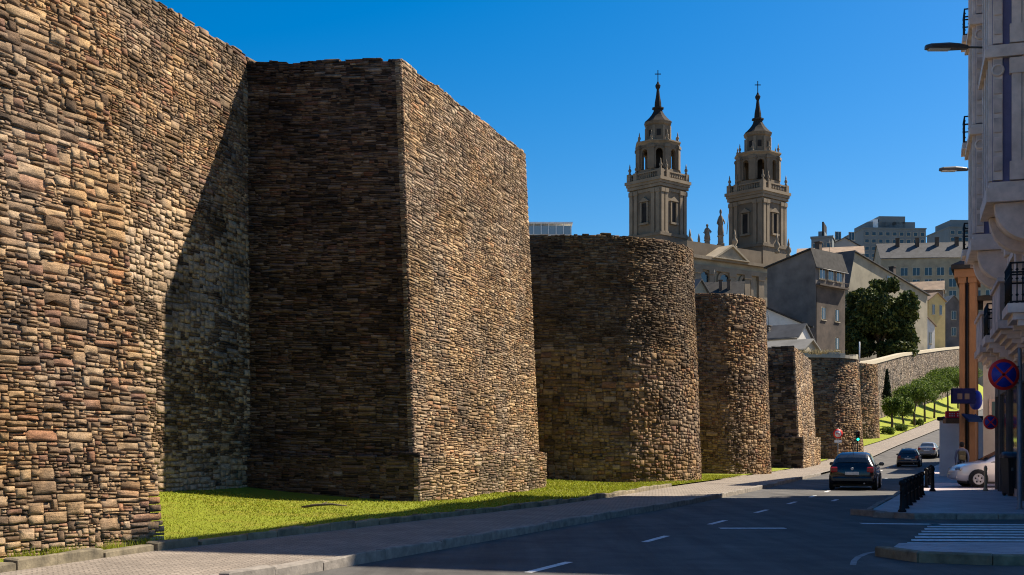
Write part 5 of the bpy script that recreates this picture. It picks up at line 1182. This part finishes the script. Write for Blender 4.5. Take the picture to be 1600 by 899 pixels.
# clipped street trees on the verge of the hill
spots = [(1393, 672, 163, 3.4, 4.0, 633), (1412, 664, 180, 3.4, 3.6, 637), (1430, 660, 193, 7.6, 4.4, 615), (1449, 650, 208, 6.6, 4.2, 608), (1463, 640, 222, 8.2, 4.6, 600), (1483, 630, 246, 10.2, 5.2, 591), (1497, 622, 268, 9.6, 5, 588)]
names = ['small round clipped tree, nearest of the row on the grassy slope', 'small clipped tree, second of the row on the slope', 'wide umbrella shaped tree in the middle of the row', 'umbrella shaped tree just right of the widest middle tree', 'tall spreading tree near the far end of the row', 'broad light green tree beside the ochre house', 'last tree of the row, half hidden by the ochre house']
for i, (px, pb, d, w, h, pc) in enumerate(spots):
    x = WX(px, d); x = min(x, LG(d)-.8); x = max(x, WALLX(d)+2); z = verge_h(x, d); R = random.Random(60+i); zc = WZ(pc, d)-z; bl = []
    for k in range(14):
        a = R.uniform(0, 2*math.pi); q = math.sqrt(R.random())*.62; bl.append((math.cos(a)*q*w/2, math.sin(a)*q*w/2, zc+R.uniform(-.22, .22)*h*(1-q*.5), w*.22, w*.22, h*.26))
    tree('street_tree', names[i], (x, d, z), zc+h/2, bl, int(1500+90*w*w), .17, 'leaf_pine', 70+i, .17, 'clipped trees on the slope', trunk_to=zc-h*.3)
for i, (px, py0, py1, d) in enumerate(((1386, 578, 615, 188), (1468, 562, 585, 300))):  # slim leafy cones for two narrow dark wedges on the wall
    x = WX(px, d); z = WZ(py1, d)-1; h = WZ(py0, d)-z; bl = [(0, 0, h*f, .62*(1-f)+.12, .62*(1-f)+.12, h*.09) for f in np.linspace(.08, .95, 14)]
    tree('cypress', ['slim dark cypress against the wall above the nearest clipped tree', 'slim dark cypress against the wall near the ochre house'][i], (x, d, z), h, bl, 2600, .16, 'leaf_cyp', 90+i, .1, limbs=False, trunk_to=h*.7)
# shrubs on the grass at the end of the pavement
for i, (px, d) in enumerate(((1408, 172), (1452, 196), (1388, 160))):
    x = min(WX(px, d), LG(d)-.6); z = verge_h(x, d); R = random.Random(i); bl = [(R.uniform(-.6, .6), R.uniform(-.6, .6), R.uniform(.2, .7), .5, .5, .45) for k in range(6)]
    r = np.random.default_rng(i); t = empty('shrub', (x, d, z), ['low shrub under the second clipped tree', 'low shrub on the slope right of the middle tree', 'low shrub at the near end of the slope'][i], 'shrub')
    link('foliage', leaves(crown_points(r, bl, 900), .12*(.6+.8*r.random(900)), r, M['leaf_pine'], 'foliage'), t)
# grass blades on the verge
def grass_blades():
    r = np.random.default_rng(9); P = []; n0 = 120000
    d = 9+(66-9)*r.random(n0)**1.3; a = np.array([WALLX(q) for q in d])-.3; b = np.array([LG(q) for q in d])-.22
    t = r.random(n0); x = a+(b-a)*t
    px = CX+F*x/d; keep = (px > -60) & (px < 1500)
    # not inside the towers
    keep &= ~(((x-2.7)**2+(d-57)**2) < 6.1**2) & ~(((x-10.25)**2+(d-75)**2) < 5.6**2)
    tt = (d-32.1)/10.9; keep &= ~((d > 31.5) & (d < 43.5) & (x < -2.5+3.6*tt))
    tn = 19.05-d; keep &= ~((d < 19.1) & (x < -5.38-.511*tn-.03))
    x, d = x[keep], d[keep]; z = np.array([verge_h(p, q) for p, q in zip(x, d)]); n = len(x)
    edge = np.array([LG(q) for q in d])-x; tall = np.where(edge < .5, 1.25, 1.0)
    h = (.02+.035*r.random(n))*tall*np.clip(d/26, .8, 1.8); w = (.006+.008*r.random(n))*np.clip(d/18, 1, 3); an = r.random(n)*2*np.pi; lean = r.normal(0, .5, (n, 2))*h[:, None]
    B = np.column_stack([x, d, z-.01]); du = np.column_stack([np.cos(an)*w, np.sin(an)*w, np.zeros(n)])
    V = np.stack([B-du, B+du, B+np.column_stack([lean, h])], 1).reshape(-1, 3)
    me = np_mesh('grass', V, np.arange(3*n).reshape(-1, 3), M['blade'], 3, {'tint': r.random(n)})
    tag(link('grass', me), 'short sunlit grass on the verge along the foot of the wall', 'grass', kind='stuff')
M['blade'] = leaf_mat('grass_blade', [(.22, .195, .015), (.235, .285, .018), (.36, .37, .05)], .3)
grass_blades()
def tufts(name, label, pts, seed, size=.3, mat='blade', cnt=60):
    r = np.random.default_rng(seed); V = []; 
    for (x, y, z) in pts:
        for k in range(cnt):
            a = r.random()*6.28; w = size*.05; h = size*(.4+.8*r.random()); bx, by = x+r.normal()*size*.5, y+r.normal()*size*.5; lx, ly = r.normal(size=2)*h*.4
            V += [(bx-w*math.cos(a), by-w*math.sin(a), z), (bx+w*math.cos(a), by+w*math.sin(a), z), (bx+lx, by+ly, z+h)]
    V = np.array(V); n = len(V)//3; tag(link(name, np_mesh(name, V, np.arange(3*n).reshape(-1, 3), M[mat], 3, {'tint': r.random(n)})), label, 'weeds', kind='stuff')
M['dry'] = leaf_mat('dry_grass', [(.14, .11, .05), (.26, .21, .11), (.38, .33, .2)], .3)
# weeds along the foot of the nearest tower, dry growth on top of the capped tower
rw = random.Random(8)
pts = []
for i in range(16):
    t_ = rw.uniform(0, .9); q_ = 6*t_; x, y = -5.3-.511*q_+rw.uniform(0, .15), 18.9-q_; pts.append((x, y, verge_h(x, y)-.02))
tufts('weed', 'small weeds at the foot of the nearest tower', pts, 4, .16)
pts = [(28.4+5.2*math.cos(a), 120+5.2*math.sin(a), 10.5) for a in np.radians(np.linspace(185, 300, 26))]
tufts('dry_weed', 'dry weeds along the top of the capped round tower', pts, 5, .5, 'dry')
# pale capping and little mast on that tower
an = np.radians(np.linspace(180, 330, 24)); loc = t5.location; mb = MB()
for a0, a1 in zip(an[:-1], an[1:]):
    hh = .35+.15*math.sin(a0*9); q = [(28.4+r_*math.cos(a)-loc.x, 120+r_*math.sin(a)-loc.y) for r_, a in ((5.72, a0), (5.72, a1), (5.0, a1), (5.0, a0))]
    mb.prism(q, 10.15-loc.z, 10.2+hh-loc.z)
mb.build('pale_capping', M['light_cap'], t5)
mp = MB().tube([(28.4+5.5-loc.x, 118.6-loc.y, 10-loc.z), (28.4+5.5-loc.x, 118.6-loc.y, 12.0-loc.z)], .06, 6).build('pole', M['white_paint'], t5)
# a fallen branch on the grass
o = MB().tube([(0, 0, 0), (.3, .05, .05), (.7, -.02, .07), (1.05, .06, .03)], [.03, .035, .03, .012], 6).tube([(.4, .03, .05), (.6, .2, .12)], [.02, .008], 5).build('branch', M['bark']); o.location = (-4.9, 28.3, verge_h(-4.9, 28.3)+.02); o.rotation_euler.z = .1
tag(o, 'dry branch lying on the sunlit grass before the squared tower', 'branch')
